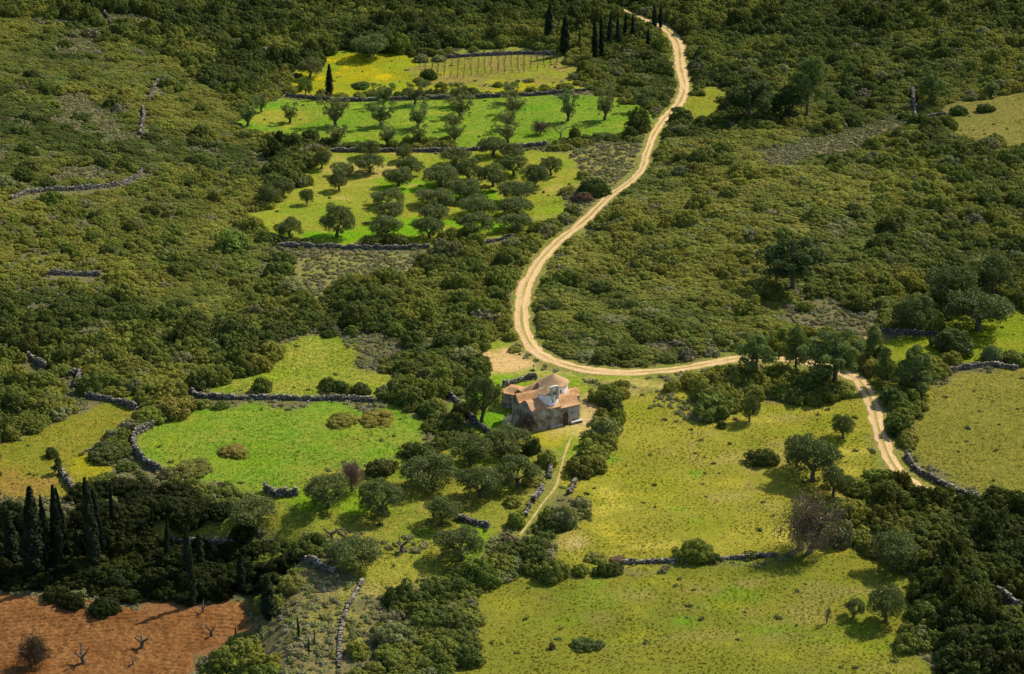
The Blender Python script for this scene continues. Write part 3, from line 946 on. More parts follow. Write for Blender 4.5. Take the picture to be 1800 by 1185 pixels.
# rotated chapel at the far left corner
fx, fy = -4.85, 9.75
lc = Matrix.Rotation(-CH, 4, 'Z') @ Vector((fx, fy, 0))
fdir = math.radians(-28) - CH
foff = Matrix.Rotation(fdir, 4, 'Z') @ Vector((0, 1.75, 0))
chapel(church, lc + foff, fdir, 5.2, 1.75, 2.45, 0.62, hip0=1.5)
d1, r1 = drum(church, 6.83, 5.6, 2.38, 3.0, 4.98, 1.42, 12, M_TILE2)
d2, r2 = drum(church, 3.8, 2.0, 1.66, 3.4, 5.42, 0.85, 16, M_TILE2)


def drum_window(d, cx, cy, r, ang, z0, z1, w, nseg):
    g = Geo(); rr = r * math.cos(math.pi / nseg)
    c = Vector((cx + rr * math.cos(ang), cy + rr * math.sin(ang), 0)); n = Vector((math.cos(ang), math.sin(ang), 0)); t = Vector((-n.y, n.x, 0))
    def ring(wd, za, zb, dep):
        pts = [(-wd, za), (wd, za), (wd, zb)] + [(wd * math.cos(q), zb + wd * math.sin(q)) for q in (0.6, 1.2, 1.94, 2.54)] + [(-wd, zb)]
        return [c + t * x + n * dep + Vector((0, 0, z)) for x, z in pts]
    a = ring(w + .05, z0 - .05, z1, 0.045); b = ring(w, z0, z1, 0.045); e = ring(w, z0, z1, 0.012); o = ring(w + .05, z0 - .05, z1, -0.05)
    k = len(a)
    V = a + b + e + o; F = []
    for i in range(k):
        j = (i + 1) % k
        F += [(i, j, k + j, k + i), (k + i, k + j, 2 * k + j, 2 * k + i), (3 * k + i, 3 * k + j, j, i)]
    w_ = link('window', mesh_py('window', V, F, M_WHITE), d)
    link('opening', mesh_py('opening', e, [tuple(range(k))], M_DARK), w_)


drum_window(d1, 6.83, 5.6, 2.38, math.radians(-90 + 0), 3.95, 4.42, .13, 12)
drum_window(d1, 6.83, 5.6, 2.38, math.radians(-90 - 90), 3.95, 4.42, .13, 12)
drum_window(d2, 3.8, 2.0, 1.66, math.radians(-90 + 0), 4.1, 4.7, .09, 16)
drum_window(d2, 3.8, 2.0, 1.66, math.radians(-90 - 90), 4.3, 4.8, .09, 16)

# bell gable on the front rim of the small drum
bg = link('bell_gable', None, church, loc=U(4.15, 0.55, 5.0), scl=(1.15, 1.15, 1.12))
def bg_part(name, boxes, mat):
    g = Geo()
    for b in boxes: g.box(*b)
    return link(name, g.mesh(name, mat), bg)
bg_part('pier', [(-.62, -.27, -.2, .2, -.4, 1.05)], M_BELFRY); bg_part('pier', [(.27, .62, -.2, .2, -.4, 1.05)], M_BELFRY)
g = Geo()
V = []; F = []
arc = [(-.27, 1.05), (-.2, 1.24), (-.08, 1.33), (.08, 1.33), (.2, 1.24), (.27, 1.05)]
outer = [(-.63, 1.05), (-.63, 1.5), (-.3, 1.62), (.3, 1.62), (.63, 1.5), (.63, 1.05)]
for y in (-.21, .21):
    V += [(x, y, z) for x, z in arc] + [(x, y, z) for x, z in outer]
for i in range(5):
    F += [(i, i + 1, 7 + i, 6 + i), (12 + i, 18 + i, 19 + i, 13 + i), (i, 12 + i, 13 + i, i + 1), (6 + i, 7 + i, 19 + i, 18 + i)]
F += [(0, 6, 18, 12), (5, 17, 23, 11)]
g.add(V, F); link('arch', g.mesh('arch', M_BELFRY), bg)
bg_part('buttress', [(-.2, .2, .2, .75, -.4, .55)], M_BELFRY)
g = Geo()
prof = [(.02, .98), (.06, .96), (.09, .86), (.11, .72), (.16, .62), (.165, .59)]
nb = 12
V = [(r * math.cos(2 * math.pi * k / nb), r * math.sin(2 * math.pi * k / nb), z) for r, z in prof for k in range(nb)]
F = [(i * nb + k, i * nb + (k + 1) % nb, (i + 1) * nb + (k + 1) % nb, (i + 1) * nb + k) for i in range(len(prof) - 1) for k in range(nb)] + [tuple(range(nb))]
g.add(V, F); g.box(-.27, .27, -.02, .02, .98, 1.03)
link('bell', g.mesh('bell', M_BELL, True), bg)

# plank door in a stone frame, bench, parapet stones
dr = link('door', None, church, loc=U(5.42, 0, -0.05))
g = Geo(); g.box(-.12, 0, -.07, .1, 0, 2.15); g.box(.92, 1.04, -.07, .1, 0, 2.15); g.box(-.12, 1.04, -.075, .1, 2.15, 2.32)
link('door_frame', g.mesh('door_frame', M_PLASTER), dr)
for k in range(4):
    g = Geo(); g.box(.005 + k * .23, .225 + k * .23, -.035, .02, 0.02, 2.14); link('plank', g.mesh('plank', M_WOOD), dr)
g = Geo(); g.tube([(.80, -.06, 1.0), (.80, -.09, 1.05), (.80, -.06, 1.12)], [.015] * 3); link('handle', g.mesh('handle', M_METAL), dr)
bn = link('bench', None, church, loc=U(6.75, -.28, 0))
g = Geo(); g.box(0, 1.95, -.26, .24, -.3, .36); link('bench_base', g.mesh('bench_base', M_PLASTER), bn)
g = Geo(); g.box(-.05, 2.0, -.31, .25, .363, .46); link('bench_slab', g.mesh('bench_slab', M_BELFRY), bn)
g = Geo(); g.box(3.0, 5.3, -.32, -.003, -.3, .42); link('bench_base', g.mesh('bench_base', M_PLASTER), church)

# thin marker pole behind the church
mp = link('marker_pole', None, loc=at(938, 664)); tag(mp, 'thin metal pole with a small dark head behind the church', 'pole')
g = Geo(); g.tube([(0, 0, -.2), (0, 0, 1.0), (0.02, 0, 2.0)], [.04, .035, .03]); link('pole', g.mesh('pole', M_METAL), mp)
g = Geo(); g.box(-.13, .13, -.09, .09, 1.98, 2.3); link('head', g.mesh('head', M_METAL), mp)


# ------------------------------------------------------------------ foliage building blocks
def leaf_quads(P, Nn, size, aspect=1.3, jitter=0.32):
    """one small leaf-clump face per point, facing roughly along Nn"""
    n = len(P)
    Nn = Nn + rng.normal(0, jitter, (n, 3)); Nn /= np.linalg.norm(Nn, axis=1)[:, None] + 1e-9
    r = rng.normal(0, 1, (n, 3))
    T = np.cross(Nn, r); T /= np.linalg.norm(T, axis=1)[:, None] + 1e-9
    B = np.cross(Nn, T)
    s = size * rng.uniform(0.6, 1.35, n)
    a = (s * math.sqrt(aspect))[:, None] * T; b = (s / math.sqrt(aspect))[:, None] * B
    lift = Nn * (s * 0.25)[:, None]
    V = np.stack([P - a, P - b * .9 + lift, P + a * 1.05, P + b * .9 + lift * .6], 1)
    return V.reshape(-1, 3), np.arange(4 * n).reshape(n, 4)


def with_lv(me, lv):
    a = me.attributes.new('lv', 'FLOAT', 'POINT'); a.data.foreach_set('value', lv.astype(np.float32))
    return me


def lobe_cloud(C, R, n, up=0.15, squash=None, keep_in=-0.12):
    """points on the outside of a union of lobes"""
    k = rng.choice(len(C), n * 2, p=R ** 2 / np.sum(R ** 2))
    d = rng.normal(0, 1, (n * 2, 3)); d[:, 2] += up * 2
    d /= np.linalg.norm(d, axis=1)[:, None]
    P = C[k] + d * (R[k] * rng.uniform(0.82, 1.06, n * 2))[:, None]
    dist = np.linalg.norm(P[:, None, :] - C[None], axis=2) / R[None]
    dist[np.arange(n * 2), k] = 9
    ok = dist.min(1) > 0.8
    P = P[ok][:n]; d = d[ok][:n]
    return P, d, k[ok][:n]


def make_bush(name, nl, lr, nleaf, lsize, flat=0.72, mat=None, core=0.86, ragged=0.07, aspect=1.2):
    """cushion shrub of unit radius: many rounded leafy lobes over a hemisphere"""
    ph = rng.uniform(0, 2 * math.pi, nl); ct = rng.uniform(0.0, 1.0, nl)
    st = np.sqrt(1 - ct ** 2)
    rr = 1 - rng.uniform(0, ragged * 2, nl)
    # uneven outline
    wob = 1 + 0.16 * np.sin(2 * ph + rng.uniform(0, 6)) + 0.10 * np.sin(3 * ph + rng.uniform(0, 6))
    C = np.stack([st * np.cos(ph) * rr * wob * .84, st * np.sin(ph) * rr * wob * .84, ct * flat * rr * .84 + 0.06], 1)
    R = rng.uniform(0.75, 1.3, nl) * lr
    extra = rng.integers(2, 5)
    for _ in range(extra):
        j = rng.integers(nl); C[j] *= 1.14; R[j] *= 1.25
    P, d, k = lobe_cloud(C, R, nleaf)
    P[:, 2] = np.maximum(P[:, 2], 0.0)
    V, F = leaf_quads(P, d, lsize, aspect)
    lv = np.repeat(np.clip(rng.normal(0.35, 0.2, nl)[k] + rng.normal(0.15, 0.18, len(k)), 0, 1), 4)
    # leafy inner mass, so that the light does not fall through the shrub
    iv, if_ = ico()
    cv = []; cf = []
    b = len(V)
    big = iv * np.array([.80, .80, flat * .82]); ang = np.arctan2(iv[:, 1], iv[:, 0])
    big[:, 2] = np.maximum(big[:, 2], -0.02)
    allv = [V, big * core]; tri = [np.concatenate([if_, if_[:, :1]], 1) + b]
    b += len(iv)
    VV_ = np.concatenate(allv)
    me = bpy.data.meshes.new(name)
    faces4 = F; faces3 = if_ + len(V)
    nq, ntq = len(faces4), len(faces3)
    me.vertices.add(len(VV_)); me.vertices.foreach_set('co', VV_.astype(np.float32).ravel())
    me.loops.add(nq * 4 + ntq * 3); me.loops.foreach_set('vertex_index', np.concatenate([faces4.ravel(), faces3.ravel()]).astype(np.int32))
    me.polygons.add(nq + ntq)
    ls = np.concatenate([np.arange(0, nq * 4, 4), nq * 4 + np.arange(0, ntq * 3, 3)]).astype(np.int32)
    me.polygons.foreach_set('loop_start', ls)
    me.update(calc_edges=True)
    me.materials.append(mat or M_LEAF)
    with_lv(me, np.concatenate([lv, np.full(len(iv), .3)]))
    return me


BUSH_S = [make_bush('scrub_cushion', 22, .27, 900, .085) for _ in range(5)]            # metre-sized cushions
BUSH_M = [make_bush('rounded_shrub', 46, .2, 1900, .06) for _ in range(5)]            # two to three metres
BUSH_L = [make_bush('large_shrub', 90, .155, 4200, .042, flat=.8, ragged=.14) for _ in range(5)]
BUSH_T = [make_bush('tall_shrub', 80, .16, 3800, .044, flat=1.05, ragged=.2) for _ in range(3)]
BUSH_H = [make_bush('heath_cushion', 14, .3, 420, .11, flat=.6, mat=M_DRY) for _ in range(4)]


def olive_mesh(seed):
    r = random.Random(seed)
    tg = Geo()
    C = []; R = []
    lean = r.uniform(-.05, .05)
    f0 = Vector((lean, r.uniform(-.03, .03), r.uniform(.13, .2)))
    tg.tube([(0, 0, -.05), (r.uniform(-.015, .015), 0, .05), f0], [.062, .046, .04], 7)
    nb = r.randint(4, 5)
    for k in range(nb):
        a = 2 * math.pi * (k + r.uniform(-.25, .25)) / nb
        m = f0 + Vector((math.cos(a) * .13, math.sin(a) * .13, .12 + r.uniform(-.02, .05)))
        e = m + Vector((math.cos(a + r.uniform(-.4, .4)) * .16, math.sin(a + r.uniform(-.4, .4)) * .16, .14 + r.uniform(-.04, .1)))
        tg.tube([f0, m, e], [.028, .019, .009], 5)
        for q in range(3):
            b = a + r.uniform(-.9, .9)
            e2 = m.lerp(e, r.uniform(.2, .8)) + Vector((math.cos(b) * .13, math.sin(b) * .13, r.uniform(.02, .14)))
            tg.tube([m.lerp(e, .3), e2], [.012, .005], 4)
            C.append(e2); R.append(r.uniform(.095, .15))
        C.append(e); R.append(r.uniform(.11, .16))
    cr_x, cr_y = r.uniform(.9, 1.1), r.uniform(.9, 1.1)
    for k in range(26):
        a = k * 2.4 + r.uniform(-.3, .3); q = math.sqrt((k + .5) / 26)
        d = .36 * q * r.uniform(.88, 1.1)
        C.append(Vector((lean + math.cos(a) * d * cr_x, math.sin(a) * d * cr_y, (.33 + r.uniform(-.05, .05)) + .38 * math.sqrt(max(0, 1 - q * q * .9)) * r.uniform(.8, 1.08)))); R.append(r.uniform(.06, .15))
    cut = r.uniform(0, 6.28)
    for k in range(13):
        a = k * 2.4 + r.uniform(-.4, .4); d = r.uniform(.2, .36)
        C.append(Vector((lean + math.cos(a) * d * cr_x, math.sin(a) * d * cr_y, r.uniform(.25, .42)))); R.append(r.uniform(.08, .125))
    C = np.array([c[:] for c in C]); R = np.array(R)
    an_ = np.arctan2(C[:, 1], C[:, 0])
    kk = ~((np.cos(an_ - cut) > .75) & (rng.random(len(C)) < .6)) & (rng.random(len(C)) > .1)
    C = C[kk]; R = R[kk]; C[:, 2] += .05 * np.cos(2 * an_[kk] + cut)
    P, d, k = lobe_cloud(C, R, 6200, up=.25)
    inner = C[rng.integers(len(C), size=900)] + rng.normal(0, .06, (900, 3))
    P = np.concatenate([P, inner]); d = np.concatenate([d, rng.normal(0, 1, (900, 3))])
    P = P + rng.normal(0, .016, P.shape)
    V, F = leaf_quads(P, d, .015, 2.4, .75)
    me = mesh_np('crown', V, F, M_OLIVE)
    with_lv(me, np.repeat(np.clip(rng.normal(.5, .25, len(P)), 0, 1), 4))
    return tg.mesh('trunk', M_BARK, True), me


OLIVES = [olive_mesh(100 + k) for k in range(8)]


def tall_olive_mesh(seed):
    """upright, feathery, little-pruned olive with rising limbs and gaps"""
    r = random.Random(seed)
    tg = Geo(); C = []; R = []
    f0 = Vector((r.uniform(-.03, .03), r.uniform(-.03, .03), r.uniform(.08, .14)))
    tg.tube([(0, 0, -.05), (0, 0, .05), f0], [.06, .045, .04], 7)
    nb = r.randint(4, 6)
    for k in range(nb):
        a = 2 * math.pi * (k + r.uniform(-.3, .3)) / nb; sp = r.uniform(.16, .34); hz = r.uniform(.5, .78)
        m = f0 + Vector((math.cos(a) * sp * .5, math.sin(a) * sp * .5, hz * .38)); e = f0 + Vector((math.cos(a) * sp, math.sin(a) * sp, hz))
        tg.tube([f0, m, e], [.028, .018, .006], 5)
        for q in range(9):
            t = r.uniform(.25, 1.05); b = f0.lerp(m, min(1, t * 2)) if t < .5 else m.lerp(e, t * 2 - 1)
            an = r.uniform(0, 6.28); L = r.uniform(.03, .13)
            e2 = b + Vector((math.cos(an) * L, math.sin(an) * L, r.uniform(-.02, .08)))
            tg.tube([b, e2], [.008, .003], 3); C.append(e2); R.append(r.uniform(.045, .085))
    C = np.array([c[:] for c in C]); R = np.array(R)
    P, d, k = lobe_cloud(C, R, 4200, up=.3)
    P = P + rng.normal(0, .012, P.shape)
    V, F = leaf_quads(P, d, .0135, 2.6, .8)
    me = mesh_np('crown', V, F, M_OLIVE)
    with_lv(me, np.repeat(np.clip(rng.normal(.55, .25, len(P)), 0, 1), 4))
    return tg.mesh('trunk', M_BARK, True), me


TALL = [tall_olive_mesh(150 + k) for k in range(6)]


def cypress_mesh(seed, thin=False):
    r = random.Random(seed)
    n = 2000
    z = rng.random(n) ** 0.85
    prof = lambda t: np.clip(np.sin(np.clip((t * .93 + .07), 0, 1) * math.pi) ** .55 * (1 - t * .62), 0.02, None)
    a = rng.uniform(0, 2 * math.pi, n)
    lump = 1 + .16 * np.sin(3 * a + z * 23) + .12 * np.sin(5 * a - z * 37 + seed)
    rad = .5 * prof(z) * lump * rng.uniform(.78, 1.08, n)
    P = np.stack([rad * np.cos(a), rad * np.sin(a), .03 + z * .97], 1)
    d = np.stack([np.cos(a), np.sin(a), np.full(n, .45)], 1)
    # leaves are built in tree units where width is scaled later, so keep them small
    V, F = leaf_quads(P * np.array([1, 1, 5.5]), d, .085, 1.5, .5)
    V = V / np.array([1, 1, 5.5])
    zz_ = np.linspace(0.03, .96, 10); cv = []; cf = []
    for i, t in enumerate(zz_):
        for k in range(8):
            q = 2 * math.pi * k / 8; rr = .36 * float(prof(np.array(t)))
            cv.append((rr * math.cos(q), rr * math.sin(q), t))
    for i in range(9):
        for k in range(8): cf.append((i * 8 + k, i * 8 + (k + 1) % 8, (i + 1) * 8 + (k + 1) % 8, (i + 1) * 8 + k))
    Vc = np.concatenate([V, np.array(cv)]); Fc = np.concatenate([F, np.array(cf) + len(V)])
    me = mesh_np('crown', Vc, Fc, M_LEAF)
    with_lv(me, np.concatenate([np.repeat(np.clip(rng.normal(.45, .22, n), 0, 1), 4), np.full(len(cv), .3)]))
    g = Geo(); g.tube([(0, 0, -.04), (0, 0, .05), (0, 0, .5)], [.12, .09, .05], 6)
    return g.mesh('trunk', M_BARK, True), me


CYPRESS = [cypress_mesh(k) for k in range(4)]


def pine_mesh(seed, conic=0.5):
    r = random.Random(seed)
    tg = Geo()
    pts = [Vector((0, 0, -.03))]
    x = y = 0
    for i in range(1, 7):
        x += r.uniform(-.015, .015); y += r.uniform(-.015, .015); pts.append(Vector((x, y, i * .15)))
    tg.tube(pts, [.034 * (1 - i / 7.5) + .004 for i in range(7)], 6)
    C = []; R = []
    nb = 26
    for k in range(nb):
        t = r.uniform(.22, .96)
        base = pts[0].lerp(pts[-1], t)
        L = (.42 * (1 - t) ** conic + .05) * r.uniform(.65, 1.1)
        a = k * 2.4 + r.uniform(-.4, .4)
        e = base + Vector((math.cos(a) * L, math.sin(a) * L, L * r.uniform(.05, .5)))
        tg.tube([base, base.lerp(e, .5) + Vector((0, 0, -.01)), e], [.009, .006, .003], 4)
        for q in (1.0, .72, .48):
            C.append(base.lerp(e, q) + Vector((r.uniform(-.03, .03), r.uniform(-.03, .03), .02))); R.append(r.uniform(.05, .095) * (.7 + .5 * q))
    C.append(pts[-1] + Vector((0, 0, .03))); R.append(.07)
    C = np.array([c[:] for c in C]); R = np.array(R)
    P, d, k = lobe_cloud(C, R, 7000, up=.35)
    V, F = leaf_quads(P, d, .016, 2.6, .6)
    me = mesh_np('crown', V, F, M_NEEDLE)
    with_lv(me, np.repeat(np.clip(rng.normal(.5, .25, len(P)), 0, 1), 4))
    return tg.mesh('trunk', M_BARK, True), me


PINES = [pine_mesh(200, .5), pine_mesh(201, .8), pine_mesh(202, .4), pine_mesh(203, .9), pine_mesh(204, .6)]


def bare_mesh(seed, mat, depth=5, spread=.75, thick=.03, stems=1):
    r = random.Random(seed)
    g = Geo()
    def grow(p, d, L, rad, lev):
        q = p + d * L * .5 + Vector((r.uniform(-.06, .06), r.uniform(-.06, .06), 0)) * L
        e = q + (d + Vector((r.uniform(-.25, .25), r.uniform(-.25, .25), r.uniform(-.05, .2)))).normalized() * L * .5
        g.tube([p, q, e], [rad, rad * .8, rad * .6], 5 if lev > 3 else 3)
        if lev == 0: return
        for _ in range(3 if lev > 1 else 4):
            nd = (d + Vector((r.gauss(0, spread), r.gauss(0, spread), r.gauss(.12, spread * .5)))).normalized()
            grow(q.lerp(e, r.uniform(.3, 1)), nd, L * r.uniform(.6, .82), rad * .58, lev - 1)
    for _ in range(stems):
        d0 = Vector((r.gauss(0, .1 if stems == 1 else .6), r.gauss(0, .1 if stems == 1 else .6), 1)).normalized()
        grow(Vector((0, 0, -.03)), d0, .3, thick, depth)
    # normalise to unit height
    z = max(v[2] for v in g.V); g.V = [(v[0] / z, v[1] / z, v[2] / z) for v in g.V]
    return g.mesh('branches', mat)


BARE = [bare_mesh(1, M_BARK), bare_mesh(2, M_BARK, 4, .8), bare_mesh(3, M_PALE, 2, .5, .03, 12), bare_mesh(4, M_BARK, 3, .7, .02, 8)]


def stump_mesh(seed):
    r = random.Random(seed)
    g = Geo()
    f = Vector((r.uniform(-.1, .1), r.uniform(-.1, .1), .42))
    g.tube([(0, 0, -.06), (r.uniform(-.05, .05), 0, .2), f], [.15, .11, .1], 8)
    for k in range(r.randint(3, 4)):
        a = k * 2.1 + r.uniform(-.4, .4); L = r.uniform(.3, .5)
        m = f + Vector((math.cos(a) * L * .6, math.sin(a) * L * .35, .16 + r.uniform(0, .12)))
        e = m + Vector((math.cos(a) * .2, math.sin(a) * .2, r.uniform(.1, .3)))
        g.tube([f, m, e], [.075, .05, .025], 6)
        for q in range(2):
            e2 = e + Vector((r.uniform(-.2, .2), r.uniform(-.15, .15), r.uniform(.08, .24))); g.tube([m.lerp(e, .6), e2], [.024, .008], 4)
    return g.mesh('pruned_trunk', M_BARK)


STUMPS = [stump_mesh(300 + k) for k in range(4)]

ORD = ['first', 'second', 'third', 'fourth', 'fifth', 'sixth', 'seventh', 'eighth', 'ninth', 'tenth', 'eleventh', 'twelfth']
CNT = {}


def tree(kind, variants, bx, by, w, top, label, cat, group, colour, hk=1.0, zfac=None, i=None):
    """plants a tree whose foot is at photo pixel (bx, by), crown w px wide and reaching up to pixel row top"""
    p = at(bx, by); s = ppm(p)
    Wm = w / s; Hm = (by - top) / (s * vcos(p)) * hk
    k = CNT.get(kind, 0); CNT[kind] = k + 1
    tr, cr = variants[(k * 3 + 1) % len(variants)]
    root = link(kind, None, loc=p, rot=(0, 0, random.uniform(0, 6.28)))
    tag(root, label, cat, group)
    return root, tr, cr, Wm, Hm


OL_COL = (0.122, 0.154, 0.038)


def olive(bx, by, w, top, label, group=None, colour=None, tall=False):
    root, tr, cr, Wm, Hm = tree('olive_tree', TALL if tall else OLIVES, bx, by, w, top, label, 'olive tree', group, None)
    c = colour or tuple(v * random.uniform(.85, 1.15) for v in OL_COL)
    sx = Wm / (.92 if not tall else .74) * random.uniform(1.06, 1.2); sz = Hm / .84
    link('trunk', tr, root, scl=(sx, sx, sz)); link('crown', cr, root, scl=(sx, sx * random.uniform(.9, 1.05), sz), color=c)


def cypress(bx, by, w, top, label, group=None, colour=(0.02, 0.03, 0.013)):
    root, tr, cr, Wm, Hm = tree('cypress_tree', CYPRESS, bx, by, w, top, label, 'cypress', group, None)
    root.rotation_euler = (random.gauss(0, .025), random.gauss(0, .025), random.uniform(0, 6.28))
    wx = Wm * random.uniform(.9, 1.3); cv = random.uniform(.85, 1.6)
    link('trunk', tr, root, scl=(Wm * .8, Wm * .8, Hm)); link('crown', cr, root, scl=(wx, wx * random.uniform(.85, 1.15), Hm), color=tuple(v * cv for v in colour))


def pine(bx, by, w, top, label, v, group=None, colour=(0.06, 0.095, 0.03)):
    p = at(bx, by); s = ppm(p)
    Wm = w / s; Hm = (by - top) / (s * vcos(p))
    root = link('pine_tree', None, loc=p, rot=(0, 0, random.uniform(0, 6.28))); tag(root, label, 'pine tree', group)
    tr, cr = PINES[v % len(PINES)]
    sx = Wm / .74
    link('trunk', tr, root, scl=(sx, sx, Hm)); link('crown', cr, root, scl=(sx, sx, Hm), color=colour)


def bare(bx, by, w, top, label, v, name='bare_tree', cat='bare tree', fuzz=None, fcol=None):
    p = at(bx, by); s = ppm(p)
    Wm = w / s; Hm = (by - top) / (s * vcos(p))
    root = link(name, None, loc=p, rot=(0, 0, random.uniform(0, 6.28))); tag(root, label, cat)
    me = BARE[v]; ext = max(abs(c) for vv in me.vertices for c in vv.co[:2])
    link('branches', me, root, scl=(Wm * .5 / ext * 1.15, Wm * .5 / ext * 1.15, Hm))
    if fuzz: link('twigs', fuzz, root, loc=(0, 0, Hm * .22), scl=(Wm * .5, Wm * .5, Hm * .74), color=fcol)
    return root


def twig_cloud(n, size):
    C = rng.normal(0, .45, (40, 3)); C[:, 2] = np.abs(C[:, 2]) * .8 + .15
    C /= np.maximum(1, np.linalg.norm(C, axis=1))[:, None]
    P = C[rng.integers(40, size=n)] + rng.normal(0, .14, (n, 3))
    V, F = leaf_quads(P, P - np.array([0, 0, .3]), size, 9.0, 1.0)
    me = mesh_np('twigs', V, F, M_DRY)
    return with_lv(me, np.repeat(rng.random(n), 4))


TWIGS = twig_cloud(3600, .034)
BUSHCOL = {'dark': (0.082, 0.108, 0.024), 'green': (0.150, 0.180, 0.033), 'olive': (0.215, 0.228, 0.042), 'yellow': (0.258, 0.256, 0.042), 'grey': (0.2, 0.215, 0.085), 'brown': (0.19, 0.145, 0.08)}


def bush(bx, by, w, top, kind, label, group=None, fam=None, name='evergreen_shrub', cat='shrub'):
    p = at(bx, by - 1); s = ppm(p)
    Rm = w / s * .5
    e = math.sin(math.atan2(CAM_H - p.z, p.y))
    Hm = max((by - top) / s - 2 * Rm * e * .72, Rm * .35) / vcos(p)
    p = p + Vector((0, Rm * .8, 0)); p.z = float(ground_z(p.x, p.y)) - 0.03
    fam = fam or (BUSH_L if Rm > 2.0 else BUSH_M)
    me = fam[random.randrange(len(fam))]
    zt = max(v.co.z for v in me.vertices) if me.name not in ZT else ZT[me.name]
    ZT[me.name] = zt
    c = tuple(v * random.uniform(.88, 1.12) for v in BUSHCOL[kind])
    o = link(name, me, loc=p, rot=(0, 0, random.uniform(0, 6.28)), scl=(Rm * .98, Rm * .98, Hm / zt), color=c)
    tag(o, label, cat, group)
    return o


ZT = {}
# ------------------------------------------------------------------ olive groves, row by row (foot x, foot y, crown width, top row)
G1 = 'olives on the bright green terrace'
ROWS_GREEN = [
    ('back row of the bright green terrace', [(460, 197, 30, 168), (675, 188, 40, 150), (729, 184, 36, 150), (806, 186, 38, 150), (899, 180, 40, 148), (1127, 196, 42, 158)]),
    ('middle row of the bright green terrace', [(435, 222, 38, 186), (510, 216, 38, 185), (590, 222, 48, 176), (669, 222, 47, 181), (734, 226, 44, 186), (808, 206, 44, 172), (902, 204, 46, 172), (998, 213, 39, 163), (1063, 211, 44, 160)]),
    ('third row of the bright green terrace', [(798, 227, 38, 201), (894, 227, 38, 198)]),
    ('front row of the bright green terrace', [(593, 253, 35, 222), (680, 256, 36, 224), (735, 254, 34, 222), (799, 250, 36, 222), (893, 250, 36, 220)]),
]
G2 = 'olives of the middle orchard'
ROWS_MID = [
    ('topmost row of the middle orchard', [(565, 297, 29, 266), (649, 276, 42, 248), (709, 283, 30, 256), (800, 290, 50, 261), (867, 273, 50, 241), (902, 279, 42, 254)]),
    ('second row of the middle orchard', [(602, 309, 38, 288), (650, 303, 48, 271), (722, 305, 46, 276), (825, 317, 48, 280), (903, 308, 43, 274), (969, 308, 36, 276)]),
    ('third row of the middle orchard', [(496, 344, 38, 311), (596, 334, 37, 301), (700, 328, 51, 296), (775, 328, 66, 291), (867, 328, 52, 289), (939, 328, 45, 289)]),
    ('fourth row of the middle orchard', [(473, 360, 38, 326), (540, 359, 22, 331), (683, 361, 54, 334), (768, 363, 64, 334), (816, 351, 56, 316), (907, 353, 56, 319)]),
    ('fifth row of the middle orchard', [(681, 385, 56, 357), (764, 388, 54, 360), (845, 379, 68, 345), (910, 377, 56, 349)]),
    ('front row of the middle orchard', [(510, 418, 44, 384), (592, 417, 55, 362), (678, 417, 51, 381), (755, 418, 48, 382), (834, 414, 62, 377), (905, 405, 56, 378)]),
]
for rows, grp in ((ROWS_GREEN, G1), (ROWS_MID, G2)):
    for desc, lst in rows:
        for i, (a, b, w, t) in enumerate(sorted(lst)):
            olive(a, b, w, t, f'olive tree, {ORD[i]} from the left in the {desc}', grp, colour=tuple(v * random.uniform(1.0, 1.3) for v in OL_COL) if grp == G1 else tuple(v * .85 for v in OL_COL), tall=grp == G1)
NEAR = [
    (649, 100, 58, 62, 'large spreading olive at the back of the yellow flower field'),
    (545, 136, 38, 100, 'olive at the left edge of the yellow flower field'),
    (537, 168, 24, 138, 'small olive at the left end of the flower field wall'),
    (884, 795, 74, 754, 'dark olive tree just below the church front'),
    (828, 817, 76, 766, 'olive tree between the round dark shrub and the church'),
    (845, 874, 74, 823, 'broad olive in the middle of the grove below the church'),
    (913, 854, 74, 806, 'olive tree beside the stone wall of the footpath'),
    (757, 858, 86, 803, 'wide olive right of the round dark shrub in the grove'),
    (577, 892, 74, 838, 'olive tree below the broken rubble wall'),
    (673, 904, 80, 845, 'olive casting a round shadow in the centre of the lower grove'),
    (776, 923, 66, 876, 'olive tree left of the shaded terrace wall by the footpath'),
    (811, 984, 74, 930, 'lowest olive of the grove, left of the footpath end'),
    (622, 1000, 80, 950, 'olive above the low wall line that runs through the heath'),
    (444, 924, 84, 878, 'olive over the dark shrubs above the ploughed field'),
    (846, 742, 56, 664, 'tall bare-trunked tree beside the left end of the church'),
    (1317, 741, 34, 694, 'small olive beside the round shrub in the sunny pasture'),
    (1429, 845, 76, 772, 'largest olive of the trio in the sunny pasture'),
    (1400, 822, 50, 766, 'olive behind the left of the trio in the sunny pasture'),
    (1464, 873, 54, 820, 'lower right olive of the trio in the sunny pasture'),
    (1481, 770, 40, 730, 'small olive at the left edge of the lane'),
    (1573, 1002, 74, 944, 'olive at the right edge of the foreground pasture below the bare tree'),
    (1556, 1092, 62, 1033, 'lowest olive in the right foreground pasture'),
    (1500, 1085, 36, 1056, 'small round olive left of the lowest one in the foreground pasture'),
    (1612, 582, 78, 522, 'large olive shading the low wall on the right'),
    (1720, 580, 98, 516, 'wide olive at the right edge above the glade'),
    (1672, 535, 82, 464, 'tall olive behind the glade at the right'),
    (1745, 520, 70, 450, 'olive crown at the right edge behind the glade'),
]
for a, b, w, t, lab in NEAR:
    olive(a, b, w, t, lab, colour=(0.085, 0.115, 0.026) if a > 1600 and b < 600 else tuple(v * .82 for v in OL_COL) if b > 500 else None)

